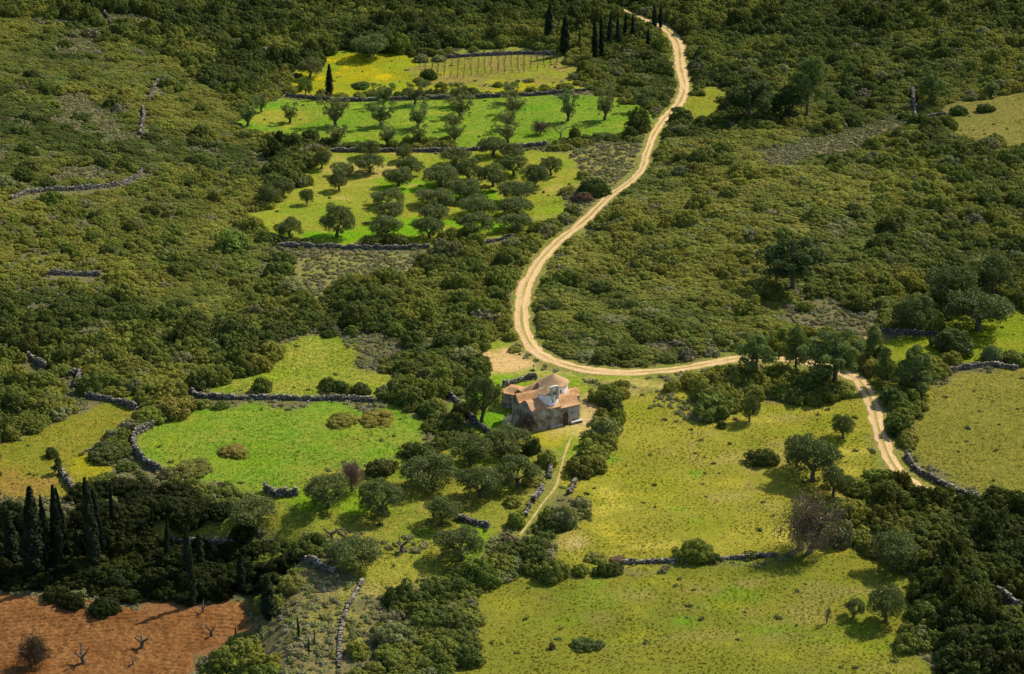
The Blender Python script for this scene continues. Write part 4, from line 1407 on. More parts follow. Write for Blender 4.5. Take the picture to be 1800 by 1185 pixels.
# ------------------------------------------------------------------ cypresses
for i, (a, b, w, t) in enumerate([(22, 1000, 26, 900), (60, 1018, 34, 862), (85, 1002, 18, 876), (104, 1004, 19, 859), (119, 988, 14, 858), (137, 1000, 14, 928), (156, 985, 11, 905), (168, 1006, 24, 846), (182, 985, 16, 862), (199, 930, 7, 850)]):
    cypress(a, b, w, t, f'dark cypress, {ORD[i]} from the left in the shaded cluster above the ploughed field', 'cypresses above the ploughed field', (0.017, 0.026, 0.012))
for a, b, w, t, lab in [(268, 925, 6, 880, 'very thin cypress above the dark wall left of the grove'), (292, 1000, 11, 912, 'slim cypress left of the tall pair by the ploughed field'), (329, 1030, 22, 925, 'tall cypress of the pair on the bank above the ploughed field'),
                        (340, 1064, 17, 968, 'cypress standing in front of the tall pair by the ploughed field'), (354, 1006, 17, 940, 'right cypress of the tall pair on the bank'), (424, 1042, 15, 974, 'narrow cypress above the right end of the ploughed field'),
                        (472, 1090, 22, 1015, 'dark cypress at the right corner of the ploughed field'), (526, 1122, 5, 1081, 'slim young cypress in the bottom heath'), (553, 1133, 3, 1106, 'thin young cypress right of the slim one in the bottom heath'),
                        (543, 1150, 3, 1122, 'thin young cypress below the slim one in the bottom heath'), (415, 1124, 3, 1100, 'thin young cypress by the lower edge of the ploughed field'), (579, 172, 17, 114, 'dark cypress at the front wall of the yellow flower field')]:
    cypress(a, b, w, t, lab, None, (0.02, 0.032, 0.014))
for i, (a, b, w, t) in enumerate([(963, 78, 14, 8), (992, 96, 17, 29), (1018, 90, 5, 47), (1046, 107, 10, 33), (1058, 104, 9, 26), (1069, 81, 9, 22), (1086, 81, 9, 25), (1098, 77, 9, 22), (1112, 77, 8, 26), (1139, 88, 8, 52), (1150, 52, 8, 8), (1161, 50, 8, 8)]):
    cypress(a, b, w, t, f'cypress, {ORD[i]} from the left in the row beside the upper road', 'cypresses beside the upper road', (0.018, 0.03, 0.014))

# ------------------------------------------------------------------ pines
PN = (0.135, 0.185, 0.05)
for k, (a, b, w, t, lab, v) in enumerate([
    (1327, 668, 68, 588, 'pale open pine at the left end of the roadside pines', 0), (1399, 655, 48, 574, 'slim pine second from the left among the roadside pines', 1),
    (1466, 682, 96, 586, 'large spreading pine over the lane junction', 2), (1534, 638, 44, 573, 'bushy young pine just above the lane junction', 3), (1553, 680, 36, 612, 'slim pine at the right side of the lane top', 1),
    (1607, 690, 74, 608, 'dense conical pine right of the lane', 3), (1562, 712, 32, 682, 'small pine leaning over the lane edge', 0),
    (1392, 512, 96, 424, 'dark pine rising alone out of the right-hand scrub', 2), (1416, 212, 66, 102, 'tall pale pine on the upper right slope', 0), (1315, 220, 92, 142, 'dark spreading pine right of the upper road', 2),
    (1494, 140, 30, 110, 'small pine in the scrub right of the tall pale pine', 3), (1635, 184, 44, 124, 'pine behind the ruined wall stub on the upper right', 4), (1742, 170, 30, 145, 'small pine at the edge of the upper right clearing', 3),
    (103, 832, 22, 803, 'small dark pine at the top of the short wall on the left', 3), (1380, 215, 50, 150, 'pine between the dark and the tall pale one on the upper right', 4)]):
    pine(a, b, w, t, lab, v, None, PN if lab.find('dark') < 0 else (0.065, 0.095, 0.028))

# ------------------------------------------------------------------ bare and dead trees
bare(619, 864, 46, 812, 'bare pinkish tree left of the round dark shrub', 0, fuzz=TWIGS, fcol=(0.25, 0.16, 0.115))
bare(1420, 972, 104, 880, 'large bare brown tree at the end of the low field wall', 0, fuzz=TWIGS, fcol=(0.2, 0.155, 0.085))
bare(950, 236, 33, 213, 'small leafless tree at the right of the bright green terrace', 1, fuzz=TWIGS, fcol=(0.16, 0.12, 0.06))
bare(984, 245, 36, 216, 'leafless tree beside the round bush on the bright green terrace', 1)
bare(898, 756, 34, 727, 'whitish leafless shrub in front of the church', 2, 'bare_shrub', 'shrub')
bare(929, 760, 34, 727, 'brown leafless bush against the church front wall', 3, 'bare_shrub', 'shrub', TWIGS, (0.17, 0.115, 0.075))
bare(62, 1170, 60, 1118, 'brown leafless bush in the bottom left corner', 3, 'bare_shrub', 'shrub', TWIGS, (0.075, 0.055, 0.03))
bare(1453, 1096, 18, 1056, 'thin leafless sapling in the right foreground pasture', 3, 'bare_shrub', 'sapling')
bare(990, 352, 18, 334, 'tiny leafless sapling right of the middle orchard', 1, 'bare_shrub', 'sapling')
for i, (a, b, h, lab) in enumerate([(583, 951, 24, 'pruned dead olive stump in the pale shrubs below the grove'), (706, 972, 26, 'pruned leafless olive right of the dead stump below the grove'), (357, 1078, 18, 'short dark stump at the top edge of the ploughed field'),
                                    (371, 1117, 20, 'dark stump at the right side of the ploughed field'), (251, 1140, 26, 'thin pruned tree in the middle of the ploughed field'), (147, 1167, 30, 'forked pruned tree at the bottom of the ploughed field'), (234, 1170, 14, 'small post-like stump at the bottom of the ploughed field')]):
    p = at(a, b); s = ppm(p); H = h / s / vcos(p)
    o = link('pruned_tree', STUMPS[i % 4], loc=p, rot=(0, 0, random.uniform(0, 6)), scl=(H, H, H)); tag(o, lab, 'dead tree')

# ------------------------------------------------------------------ shrubs that stand apart
SHRUBS = [
    (670, 842, 64, 799, 'dark', 'round dark shrub among the olives below the meadow'),
    (935, 803, 38, 762, 'dark', 'dark upright shrub below the church door'),
    (962, 825, 46, 786, 'olive', 'shrub at the top of the footpath wall'),
    (1066, 715, 62, 668, 'green', 'uppermost shrub of the hedge right of the church'),
    (1077, 726, 54, 690, 'dark', 'dark shrub on the right of the hedge top by the church'),
    (1062, 772, 64, 720, 'grey', 'greyish shrub in the middle of the hedge right of the church'),
    (1048, 812, 66, 764, 'olive', 'shrub in the lower middle of the hedge right of the church'),
    (1028, 844, 68, 792, 'green', 'lowest rounded shrub of the hedge right of the church'),
    (1092, 702, 40, 676, 'olive', 'small shrub at the upper right corner of the church hedge'),
    (1082, 752, 44, 712, 'green', 'shrub on the pasture side of the upper church hedge'),
    (1058, 748, 40, 712, 'green', 'shrub on the church side of the upper hedge'),
    (1072, 794, 44, 756, 'olive', 'shrub on the pasture side of the lower church hedge'),
    (1040, 792, 46, 750, 'green', 'shrub on the church side of the lower hedge'),
    (1052, 834, 48, 796, 'olive', 'shrub at the lower right end of the church hedge'),
    (1014, 830, 40, 800, 'green', 'shrub at the lower left end of the church hedge'),
    (993, 936, 56, 882, 'grey', 'round grey-green shrub right of the footpath'),
    (962, 928, 44, 890, 'green', 'green shrub against the footpath, left of the grey-green one'),
    (908, 933, 44, 892, 'olive', 'shrub left of the lower footpath'),
    (902, 893, 40, 866, 'olive', 'low shrub left of the middle wall stub'),
    (938, 858, 46, 832, 'olive', 'shrub between the two upper wall stubs of the footpath'),
    (1258, 742, 86, 686, 'green', 'large round shrub at the top of the sunny pasture'),
    (1270, 755, 22, 738, 'dark', 'small dark shrub below the large round one in the sunny pasture'),
    (1342, 824, 66, 774, 'dark', 'dark round shrub left of the olive trio'),
    (1221, 996, 74, 941, 'green', 'tall dark shrub growing over the low field wall'),
    (1248, 994, 42, 964, 'dark', 'lower shrub leaning on the right of the tall wall shrub'),
    (1320, 987, 34, 965, 'dark', 'small round shrub on the low field wall'),
    (1048, 993, 46, 972, 'olive', 'low shrub at the left end of the low field wall'),
    (1086, 991, 30, 978, 'brown', 'brownish low shrub next to the left end of the field wall'),
    (962, 1010, 34, 978, 'dark', 'small dark shrub at the corner of the foreground pasture'),
    (1032, 1149, 60, 1122, 'dark', 'low dark shrub alone near the bottom of the foreground pasture'),
    (971, 1144, 16, 1126, 'brown', 'tiny brown bush near the bottom of the foreground pasture'),
    (1484, 968, 56, 905, 'grey', 'grey shrub right of the large bare tree'),
    (1582, 772, 60, 722, 'dark', 'dark shrub on the right side of the lane'),
    (1683, 628, 88, 570, 'dark', 'dark spreading shrub in the glade at the right'),
    (1747, 640, 44, 600, 'grey', 'shrub behind the glade wall at the right edge'),
    (1654, 668, 34, 642, 'olive', 'small shrub at the left end of the glade wall'),
    (1545, 858, 60, 818, 'green', 'shrub at the left where the lane disappears'),
    (1750, 890, 50, 846, 'dark', 'round shrub at the right edge below the far pasture'),
    (408, 453, 86, 388, 'green', 'big round evergreen tree-shrub left of the grey heath'),
    (405, 616, 88, 543, 'dark', 'dark round evergreen at the edge of the upper meadow'),
    (470, 640, 60, 590, 'olive', 'bright shrub right of the dark round evergreen'),
    (440, 662, 66, 612, 'olive', 'bright lobed shrub below the dark round evergreen'),
    (382, 678, 56, 634, 'green', 'shrub right above the start of the long low wall'),
    (350, 688, 52, 648, 'dark', 'shrub at the left end of the long low wall'),
    (300, 742, 82, 690, 'olive', 'broad shrub at the top corner of the lush meadow'),
    (258, 752, 66, 708, 'olive', 'rounded shrub left of the broad one at the meadow corner'),
    (632, 700, 46, 668, 'dark', 'dark shrub at the right end of the long low wall'),
    (600, 753, 72, 722, 'olive', 'left half of the low shrub island in the lush meadow'),
    (660, 752, 78, 714, 'olive', 'right half of the low shrub island in the lush meadow'),
    (335, 842, 84, 806, 'green', 'low spreading shrub at the bottom left of the lush meadow'),
    (408, 808, 62, 782, 'olive', 'low shrub mound in the lush meadow'),
    (89, 808, 30, 782, 'dark', 'small shrub in the left grass clearing'),
    (184, 815, 96, 772, 'dark', 'dark shrub mass left of the curved pale wall'),
    (490, 1012, 90, 962, 'green', 'large round shrub above the right corner of the ploughed field'),
    (512, 1046, 62, 1002, 'olive', 'lower bright round shrub beside the large one near the ploughed field'),
    (486, 1076, 40, 1040, 'olive', 'yellow-green shrub beside the dark cypress at the field corner'),
    (634, 158, 42, 147, 'dark', 'low dark shrub in the yellow flower field'),
    (754, 143, 32, 120, 'dark', 'dark shrub at the left end of the vineyard'),
    (704, 98, 44, 56, 'green', 'tall shrub between the flower field and the vineyard'),
    (740, 112, 34, 94, 'grey', 'grey shrub at the left corner of the vineyard wall'),
    (772, 110, 32, 94, 'grey', 'second grey shrub at the left end of the vineyard wall'),
    (1124, 238, 52, 182, 'dark', 'tall dark evergreen at the right end of the bright green terrace'),
    (1107, 246, 30, 218, 'dark', 'small shrub left of the tall dark evergreen'),
    (1011, 252, 30, 220, 'dark', 'round dark shrub at the right of the bright green terrace'),
    (1060, 248, 50, 230, 'dark', 'low dark shrub below the right end of the bright green terrace'),
    (1042, 352, 66, 306, 'dark', 'dark shrub mass left of the diagonal stretch of road'),
    (1026, 358, 40, 334, 'brown', 'brown shrub at the foot of the dark mass by the road'),
    (995, 396, 34, 372, 'grey', 'grey shrub between the orchard and the road'),
    (1192, 198, 26, 186, 'dark', 'small dark shrub on the bend of the upper road'),
    (1200, 240, 40, 214, 'grey', 'grey-green shrub just right of the upper road'),
    (1160, 100, 44, 58, 'green', 'rounded shrub left of the upper road bend'),
    (830, 690, 44, 666, 'dark', 'dark shrub behind the bare-trunked tree'),
    (812, 740, 50, 700, 'dark', 'dark shrub on the tumbled wall left of the church'),
    (1690, 205, 46, 182, 'dark', 'dark shrub on the low wall of the upper right clearing'),
    (1735, 200, 34, 180, 'dark', 'dark shrub at the right end of the upper right low wall'),
    (690, 1000, 0, 0, '', ''),
]
for a, b, w, t, k, lab in SHRUBS:
    if w: bush(a, b, w, t, k, lab, fam=BUSH_T if (b - t) > w * .8 else None)

# ------------------------------------------------------------------ vineyard
VPOLY = [(735, 124), (742, 112), (790, 106), (880, 102), (960, 100), (985, 108), (990, 116), (930, 128), (820, 136), (745, 138)]
vw = W(VPOLY)
def vine_mesh(seed):
    r = random.Random(seed); g = Geo()
    g.tube([(0, 0, -.1), (.03, 0, .4), (0, 0, .6)], [.07, .055, .05], 5)
    for k in range(5):
        a = k * 1.256 + r.uniform(-.3, .3); L = r.uniform(.25, .5)
        g.tube([(0, 0, .55), (math.cos(a) * L * .6, math.sin(a) * L * .6, .75), (math.cos(a) * L, math.sin(a) * L, 1.0 + r.uniform(0, .4))], [.04, .028, .015], 4)
    g.tube([(.1, .05, -.1), (.1, .05, 1.5)], [.03, .025], 4)
    return g.mesh('grapevine', M_BARK)
VM = [vine_mesh(k) for k in range(4)]
x0, y0 = vw.min(0); x1, y1 = vw.max(0)
nv = 0
gy_ = y0 + 1
while gy_ < y1:
    gx_ = x0
    while gx_ < x1:
        qx = gx_ + random.gauss(0, .12); qy = gy_ + random.gauss(0, .15)
        if inside(vw, np.array([qx]), np.array([qy]))[0] and nv < 300 and random.random() < .95:
            o = link('grapevine', VM[nv % 4], loc=(qx, qy, float(ground_z(qx, qy))), rot=(0, 0, random.uniform(0, 6)), scl=[random.uniform(.85, 1.15)] * 3)
            tag(o, 'leafless staked grapevine in the rows of the vineyard', 'vine', 'vines of the vineyard'); nv += 1
        gx_ += 1.75
    gy_ += 2.5

# ------------------------------------------------------------------ scattered cover
def scatter(name, P, rot, scl, idx, colr, sources, label, cat):
    src = bpy.data.collections.new(name + '_sources')
    for i, me in enumerate(sources):
        o = bpy.data.objects.new(f'{name}_source_{i:02d}', me); o.color = (0, 0, 0, 1); src.objects.link(o)
    me = bpy.data.meshes.new(name); n = len(P)
    me.vertices.add(n); me.vertices.foreach_set('co', np.asarray(P, np.float32).ravel())
    def att(nm, ty, key, arr): a = me.attributes.new(nm, ty, 'POINT'); a.data.foreach_set(key, arr.ravel())
    att('rot', 'FLOAT_VECTOR', 'vector', np.asarray(rot, np.float32)); att('scl', 'FLOAT_VECTOR', 'vector', np.asarray(scl, np.float32))
    att('idx', 'INT', 'value', np.asarray(idx, np.int32)); att('tcol', 'FLOAT_COLOR', 'color', np.concatenate([colr, np.ones((n, 1))], 1).astype(np.float32))
    ng = bpy.data.node_groups.new(name, 'GeometryNodeTree')
    ng.interface.new_socket('Geometry', in_out='INPUT', socket_type='NodeSocketGeometry'); ng.interface.new_socket('Geometry', in_out='OUTPUT', socket_type='NodeSocketGeometry')
    gi = ng.nodes.new('NodeGroupInput'); go = ng.nodes.new('NodeGroupOutput')
    ci = ng.nodes.new('GeometryNodeCollectionInfo'); ci.inputs[0].default_value = src; ci.inputs[1].default_value = True; ci.inputs[2].default_value = True
    ip = ng.nodes.new('GeometryNodeInstanceOnPoints')
    def na(nm, ty):
        q = ng.nodes.new('GeometryNodeInputNamedAttribute'); q.data_type = ty; q.inputs[0].default_value = nm; return q.outputs[0]
    L = ng.links.new
    L(gi.outputs[0], ip.inputs['Points']); L(ci.outputs[0], ip.inputs['Instance']); ip.inputs['Pick Instance'].default_value = True
    L(na('idx', 'INT'), ip.inputs['Instance Index']); L(na('rot', 'FLOAT_VECTOR'), ip.inputs['Rotation']); L(na('scl', 'FLOAT_VECTOR'), ip.inputs['Scale'])
    L(ip.outputs[0], go.inputs[0])
    o = link(name, me, color=(0, 0, 0)); md = o.modifiers.new('scatter', 'NODES'); md.node_group = ng
    return tag(o, label, cat, kind='stuff')


def in_view(x, y, z, mx=90, my=70):
    u, v = project(x, y, z)
    return (u > -mx) & (u < 1800 + mx) & (v > -my - 40) & (v < 1185 + my + 60)


def clear_of(x, y, r):
    ok = (seg_dist(ROADW, x, y) > 1.75 + r * .8) & (seg_dist(LANEW, x, y) > 1.7 + r * .8) & (seg_dist(PATHW, x, y) > .7 + r * .8)
    cx, cy = x - ch_o.x, y - ch_o.y
    u = cx * math.cos(CH) + cy * math.sin(CH); v = -cx * math.sin(CH) + cy * math.cos(CH)
    ok &= ~((u > -3.5 - r) & (u < 12.5 + r) & (v > -4 - r) & (v < 13 + r))
    return ok


WSEG = [w for w, d in zip(WALLW, WALLS) if 'dark wall above' not in d[2] and 'dark retaining' not in d[2]]


def wall_clear(x, y, r, h):
    ok = np.ones(len(x), bool)
    for w in WSEG:
        near = (x > w[:, 0].min() - 8) & (x < w[:, 0].max() + 8) & (y > w[:, 1].min() - 12) & (y < w[:, 1].max() + 8)
        if not near.any(): continue
        d = seg_dist(w, x[near], y[near]); d2 = seg_dist(w - np.array([0, 2.2]), x[near], y[near]); d3 = seg_dist(w - np.array([0, 4.2]), x[near], y[near])
        ok[near] &= (d > .4 + r[near] * .75) & (d2 > r[near] * .85) & ((d3 > r[near] * .85) | (h[near] < 1.3))
    return ok


def zone(poly): return W(poly)


Z_FAR = zone([(-200, -60), (2000, -60), (2000, 60), (1250, 60), (1000, 92), (700, 92), (560, 110), (420, 180), (330, 120), (200, 60), (-200, 20)])
Z_SLOPE = zone([(900, 700), (905, 480), (1010, 400), (1130, 320), (1180, 240), (1260, 235), (1420, 235), (1520, 300), (1560, 420), (1420, 520), (1330, 625), (1100, 645)])
Z_DARKR = zone([(1500, 880), (1560, 820), (1680, 880), (1900, 880), (1900, 1300), (1700, 1300), (1620, 1060), (1540, 960)])
Z_BANK = zone([(-60, 870), (130, 868), (220, 850), (300, 850), (360, 890), (480, 940), (520, 1000), (460, 1060), (470, 1100), (440, 1090), (350, 1090), (270, 1100), (200, 1084), (-60, 1070)])
Z_LEFT = zone([(-200, 20), (200, 60), (330, 120), (420, 200), (480, 300), (430, 400), (500, 470), (420, 560), (-200, 560)])
Z_LEFT2 = zone([(-200, 560), (420, 560), (560, 540), (500, 620), (340, 690), (230, 720), (100, 740), (-200, 800)])
Z_CENTRE = zone([(520, 540), (720, 450), (960, 420), (920, 480), (905, 600), (850, 640), (800, 700), (860, 760), (740, 790), (690, 680), (640, 600)])
Z_BOTTOM = zone([(660, 1060), (850, 1000), (960, 930), (960, 1010), (860, 1060), (850, 1100), (780, 1200), (640, 1200)])
HEATH = [zone(p) for p in ([(1330, 265), (1480, 232), (1590, 200), (1600, 225), (1500, 265), (1350, 300)], [(60, 300), (150, 285), (200, 310), (120, 320)], [(200, 240), (250, 235), (250, 255), (200, 256)], [(100, 165), (140, 160), (150, 200), (90, 215)],
                           [(-60, 866), (130, 864), (235, 868), (225, 898), (100, 908), (-60, 908)], [(390, 70), (470, 65), (460, 90), (400, 90)], [(430, 268), (480, 262), (490, 285), (440, 290)], [(190, 25), (300, 35), (290, 55), (180, 50)], [(1030, 410), (1075, 395), (1070, 430), (1035, 440)], [(600, 588), (660, 575), (740, 600), (700, 640), (640, 620)])]
PALE = [zone(p) for p in ([(530, 945), (560, 930), (625, 940), (615, 960), (560, 965)], [(660, 965), (700, 950), (750, 955), (745, 975), (690, 985)], [(670, 1030), (740, 1018), (770, 1030), (740, 1045), (690, 1050)], [(1170, 690), (1225, 705), (1230, 740), (1180, 735)], [(1130, 700), (1170, 690), (1180, 720), (1140, 725)])]


def candidates(step, j=.5):
    a, b = np.meshgrid(np.arange(-172, 172, step), np.arange(190, 660, step))
    a = a.ravel() + rng.uniform(-j, j, a.size) * step; b = b.ravel() + rng.uniform(-j, j, b.size) * step
    z = ground_z(a, b); ok = in_view(a, b, z)
    return a[ok], b[ok]


PAL = np.array([BUSHCOL['dark'], BUSHCOL['green'], BUSHCOL['olive'], BUSHCOL['yellow'], BUSHCOL['grey'], BUSHCOL['brown']])
x, y = candidates(1.6)
fid = field_id(x, y)
n1 = vnoise(x, y, 14, 71); n2 = vnoise(x, y, 5, 72); n3 = vnoise(x, y, 30, 73)
zl, zl2, zf, zs, zr, zb, zc, zbt = [inside(q, x, y) for q in (Z_LEFT, Z_LEFT2, Z_FAR, Z_SLOPE, Z_DARKR, Z_BANK, Z_CENTRE, Z_BOTTOM)]
rad = (1.1 + 0.8 * n2) * np.exp(rng.normal(0, .2, len(x)))
rad *= .78 + .62 * vnoise(x, y, 22, 78)
rad *= np.where(zf, 1.35, 1.0) * np.where(zr | zb, 1.25, 1.0) * np.where(zl, .88, 1.0) * np.where(zl2, 1.12, 1.0) * np.where(zs, .98, 1.0)
big = rng.random(len(x)) < np.where(zs, .04, np.where(zl, .035, np.where(zl2 | zbt | zc, .12, .08)))
rad = np.where(big, rad * rng.uniform(1.3, 1.9, len(x)), rad)
hh = rad * (.72 + .6 * vnoise(x, y, 6.5, 75)) * np.where(zf | zr, 1.05, np.where(zb, .8, np.where(zs | zl, .72, .88))) * rng.uniform(.85, 1.15, len(x)) * np.where(big, 1.15, 1.0)
mat_ = (zs | zl) & ~big & (vnoise(x, y, 16, 79) > .3)      # broad low mats of fine foliage
rad = np.where(mat_, rad * 1.3, rad); hh = np.where(mat_, hh * .8 * (.8 + .5 * vnoise(x, y, 3.2, 92)), hh)
rad = np.minimum(rad, 3.1); hh = np.minimum(hh, 3.4)
heath = np.zeros(len(x), bool)
for h_ in HEATH: heath |= inside(h_, *warp(x, y, 2.5))
gap = (n1 * .6 + vnoise(x, y, 6, 74) * .4 < np.where(zl, .27, .2)) & (zl | zs | zl2) & ~big
keep = (fid == -1) & ~heath & ~gap & clear_of(x, y, rad)
# keep the shrubs off the open ground they border
for k, p in enumerate(FW):
    pc = np.vstack([p, p[:1]]); keep &= seg_dist(pc, x, y) > rad * np.where(vnoise(x, y, 6, 77) > .55, .2, .6)
keep &= seg_dist(np.vstack([PW, PW[:1]]), x, y) > rad * .8
keep &= wall_clear(x, y, rad, hh)
for off in (1.6, 3.2, 4.8):
    keep &= (seg_dist(ROADW[14:] - np.array([0, off]), x, y) > .9 + rad * .8) | (hh < off * .42)
# colours: patches of olive and yellow among darker greens
t = np.clip(.66 * n1 + .34 * rng.random(len(x)) + .32 * (n3 - .5), 0, 1)
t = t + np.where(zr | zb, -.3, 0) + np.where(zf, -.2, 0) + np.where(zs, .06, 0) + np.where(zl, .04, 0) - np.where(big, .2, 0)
tt = np.clip((t - .18) / .62, 0, 1) * 2.6
i0 = np.clip(tt.astype(int), 0, 2); fr = (tt - i0)[:, None]
cb = PAL[i0] * (1 - fr) + PAL[i0 + 1] * fr
gsel = (rng.random(len(x)) < .05) & ~(zf | zr | zb)
cb = np.where(gsel[:, None], PAL[4], cb)
cc = cb * np.where(zb, .34, np.where(zr, .68, 1.0))[:, None] * rng.uniform(.86, 1.14, (len(x), 1)) * rng.uniform(.94, 1.06, (len(x), 3))  # bank scrub: dark plants, with shade painted in by lowering their colour further
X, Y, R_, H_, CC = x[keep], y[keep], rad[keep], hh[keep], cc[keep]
MATF = mat_[keep]
ZN = np.select([zr[keep], zb[keep], zbt[keep], zc[keep], zf[keep], zs[keep], zl[keep], zl2[keep]], list(range(8)), 8)
ZG = ground_z(X, Y) - .04
zt_all = lambda fam: [max(v.co.z for v in me.vertices) for me in fam]
ztm, zts, ztl = zt_all(BUSH_M), zt_all(BUSH_S), zt_all(BUSH_L)
# the largest ones in the picture are single shrubs, the rest is one mass per slope
u_, v_ = project(X, Y, ZG)
onscreen = (u_ > 14) & (u_ < 1762) & (v_ > 14) & (v_ < 1172)
psize = R_ * FPX / (Y * CP + (CAM_H - ZG) * SP) * np.where(onscreen, 1, 0)
single = np.zeros(len(X), bool)
for zi in range(9):
    q = np.nonzero((ZN == zi) & onscreen)[0]
    single[q[np.argsort(-psize[q])[:28]]] = True
ZLAB = ['dark evergreen shrub in the dense thicket at the lower right', 'dark evergreen shrub on the shaded bank above the ploughed field', 'rounded shrub in the thicket at the bottom centre left of the foreground pasture', 'rounded shrub in the scrub between the meadow and the road bend',
        'tall dark shrub in the woodland along the top edge', 'rounded shrub in the scrub inside the road bend', 'rounded shrub in the scrub of the upper left hillside', 'large rounded shrub in the scrub left of the green meadows', 'rounded evergreen shrub along the field edges']
LM = [(950, 715, 'the church'), (917, 540, 'the road bend'), (1066, 350, 'the diagonal stretch of road'), (1196, 130, 'the upper road'), (1545, 755, 'the lane'), (500, 700, 'the long low meadow wall'), (236, 786, 'the curved meadow wall'), (620, 436, 'the dark orchard wall'),
      (610, 475, 'the grey heath flat'), (150, 332, 'the long hillside wall'), (250, 215, 'the vertical hillside wall'), (130, 483, 'the shaded wall at far left'), (66, 640, 'the wall fragment at the left edge'), (200, 705, 'the wall over the left clearing'), (120, 930, 'the dark cypress cluster'),
      (335, 980, 'the tall cypress pair'), (230, 1100, 'the ploughed field'), (560, 1100, 'the bottom heath'), (810, 960, 'the lowest grove olive'), (925, 900, 'the footpath wall stubs'), (1060, 760, 'the church hedge'), (1221, 970, 'the tall field-wall shrub'), (1420, 930, 'the large bare tree'), (1573, 975, 'the olive by the lower thicket'),
      (1556, 1060, 'the lowest pasture olive'), (1650, 850, 'the lane wall'), (1770, 1060, 'the stone heap'), (1466, 640, 'the large junction pine'), (1607, 650, 'the conical pine'), (1392, 470, 'the lone dark pine'), (1416, 160, 'the tall pale pine'), (1608, 190, 'the ruined wall stub'), (1715, 215, 'the upper right clearing'),
      (1700, 545, 'the right-edge olives'), (1480, 560, 'the brown heath'), (1460, 260, 'the heath strip'), (408, 420, 'the big round evergreen'), (405, 580, 'the dark round evergreen'), (560, 240, 'the bright green terrace'), (960, 350, 'the middle orchard'), (600, 120, 'the flower field'), (870, 120, 'the vineyard'), (1060, 70, 'the upper cypresses'),
      (190, 33, 'the topmost wall fragment'), (1250, 180, 'the upper grass verge'), (575, 640, 'the upper meadow'), (450, 790, 'the lush meadow'), (1200, 850, 'the sunny pasture'), (1150, 1080, 'the foreground pasture'), (1680, 760, 'the far right pasture'), (60, 820, 'the left grass clearing')]
ZWORD = ['lower right thicket', 'shaded bank', 'bottom centre thicket', 'central scrub', 'top woodland', 'road-bend scrub', 'upper left scrub', 'left scrub', 'field edge']
LMA = np.array([l[:2] for l in LM], float)


def scrub_label(i):
    c = CC[i]; lum = c.sum()
    cw = 'grey-green' if c[2] / lum > .15 else 'dark green' if lum < .24 else 'mid-green' if lum < .34 else 'olive-green' if lum < .44 else 'yellowish'
    dx = u_[i] - LMA[:, 0]; dy = v_[i] - LMA[:, 1]
    k = int(np.argmin(np.hypot(dx, dy * 1.3)))
    side = ('right of' if dx[k] > 0 else 'left of') if abs(dx[k]) > abs(dy[k]) * 1.3 else ('below' if dy[k] > 0 else 'above')
    lab = f"{'big' if R_[i] > 2.4 else 'rounded'} {cw} shrub of the {ZWORD[ZN[i]]}, {side} {LM[k][2]}"
    return lab if len(lab.split()) <= 16 else lab.replace(f' of the {ZWORD[ZN[i]]}', '')


for i in np.nonzero(single)[0]:
    fam, zt = (BUSH_L, ztl) if R_[i] > 1.7 else (BUSH_M, ztm)
    k = random.randrange(len(fam))
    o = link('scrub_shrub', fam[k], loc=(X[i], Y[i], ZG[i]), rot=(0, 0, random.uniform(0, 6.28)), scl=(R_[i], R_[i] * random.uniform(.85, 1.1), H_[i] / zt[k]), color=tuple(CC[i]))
    tag(o, scrub_label(i), 'shrub', 'single shrubs of the ' + ZWORD[ZN[i]])
BUSH_D = [make_bush('twiggy_shrub', 34, .2, 1500, .06, flat=.75, mat=M_DRY, aspect=3.0, ragged=.2) for _ in range(3)]
SRC = BUSH_S + BUSH_M + BUSH_L + BUSH_T + BUSH_D
ZT_ = np.array(zts + ztm + ztl + zt_all(BUSH_T) + zt_all(BUSH_D))
SLAB = ['dense dark thicket at the lower right', 'dark shaded thicket on the bank above the ploughed field', 'thicket at the bottom centre left of the foreground pasture', 'evergreen scrub between the meadow and the road bend', 'dark woodland scrub along the top edge',
        'continuous evergreen scrub inside the road bend', 'evergreen scrub covering the upper left hillside', 'evergreen scrub left of the green meadows', 'evergreen scrub along field edges and on the right slope']
for zi in range(9):
    s_ = (ZN == zi) & ~single
    if not s_.any(): continue
    n = s_.sum(); r_ = R_[s_]
    fi = np.where(r_ > 2.0, 10, np.where(r_ > 1.3, 5, 0)) + rng.integers(0, 5, n)
    fi = np.where(MATF[s_], 10 + rng.integers(0, 5, n), fi)
    hs_ = H_[s_].copy(); cs_ = CC[s_].copy()
    tl = ~MATF[s_] & (rng.random(n) < (.10 if zi in (0, 1, 4) else .03)) & (r_ > 1.2)
    fi = np.where(tl, 15 + rng.integers(0, 3, n), fi); hs_ = np.where(tl, hs_ * rng.uniform(1.25, 1.7, n), hs_); cs_ = np.where(tl[:, None], cs_ * .7, cs_)
    dd = (rng.random(n) < (.02 if zi in (0, 1, 4) else .035)) & ~tl
    fi = np.where(dd, 18 + rng.integers(0, 3, n), fi); cs_ = np.where(dd[:, None], np.array([.17, .155, .075]) * rng.uniform(.7, 1.3, (n, 1)), cs_); hs_ = np.where(dd, hs_ * .8, hs_)
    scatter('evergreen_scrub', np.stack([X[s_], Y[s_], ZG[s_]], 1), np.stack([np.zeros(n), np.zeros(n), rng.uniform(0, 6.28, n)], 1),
            np.stack([r_, r_ * rng.uniform(.85, 1.1, n), hs_ / ZT_[fi]], 1), fi, cs_, SRC, SLAB[zi], 'scrub')

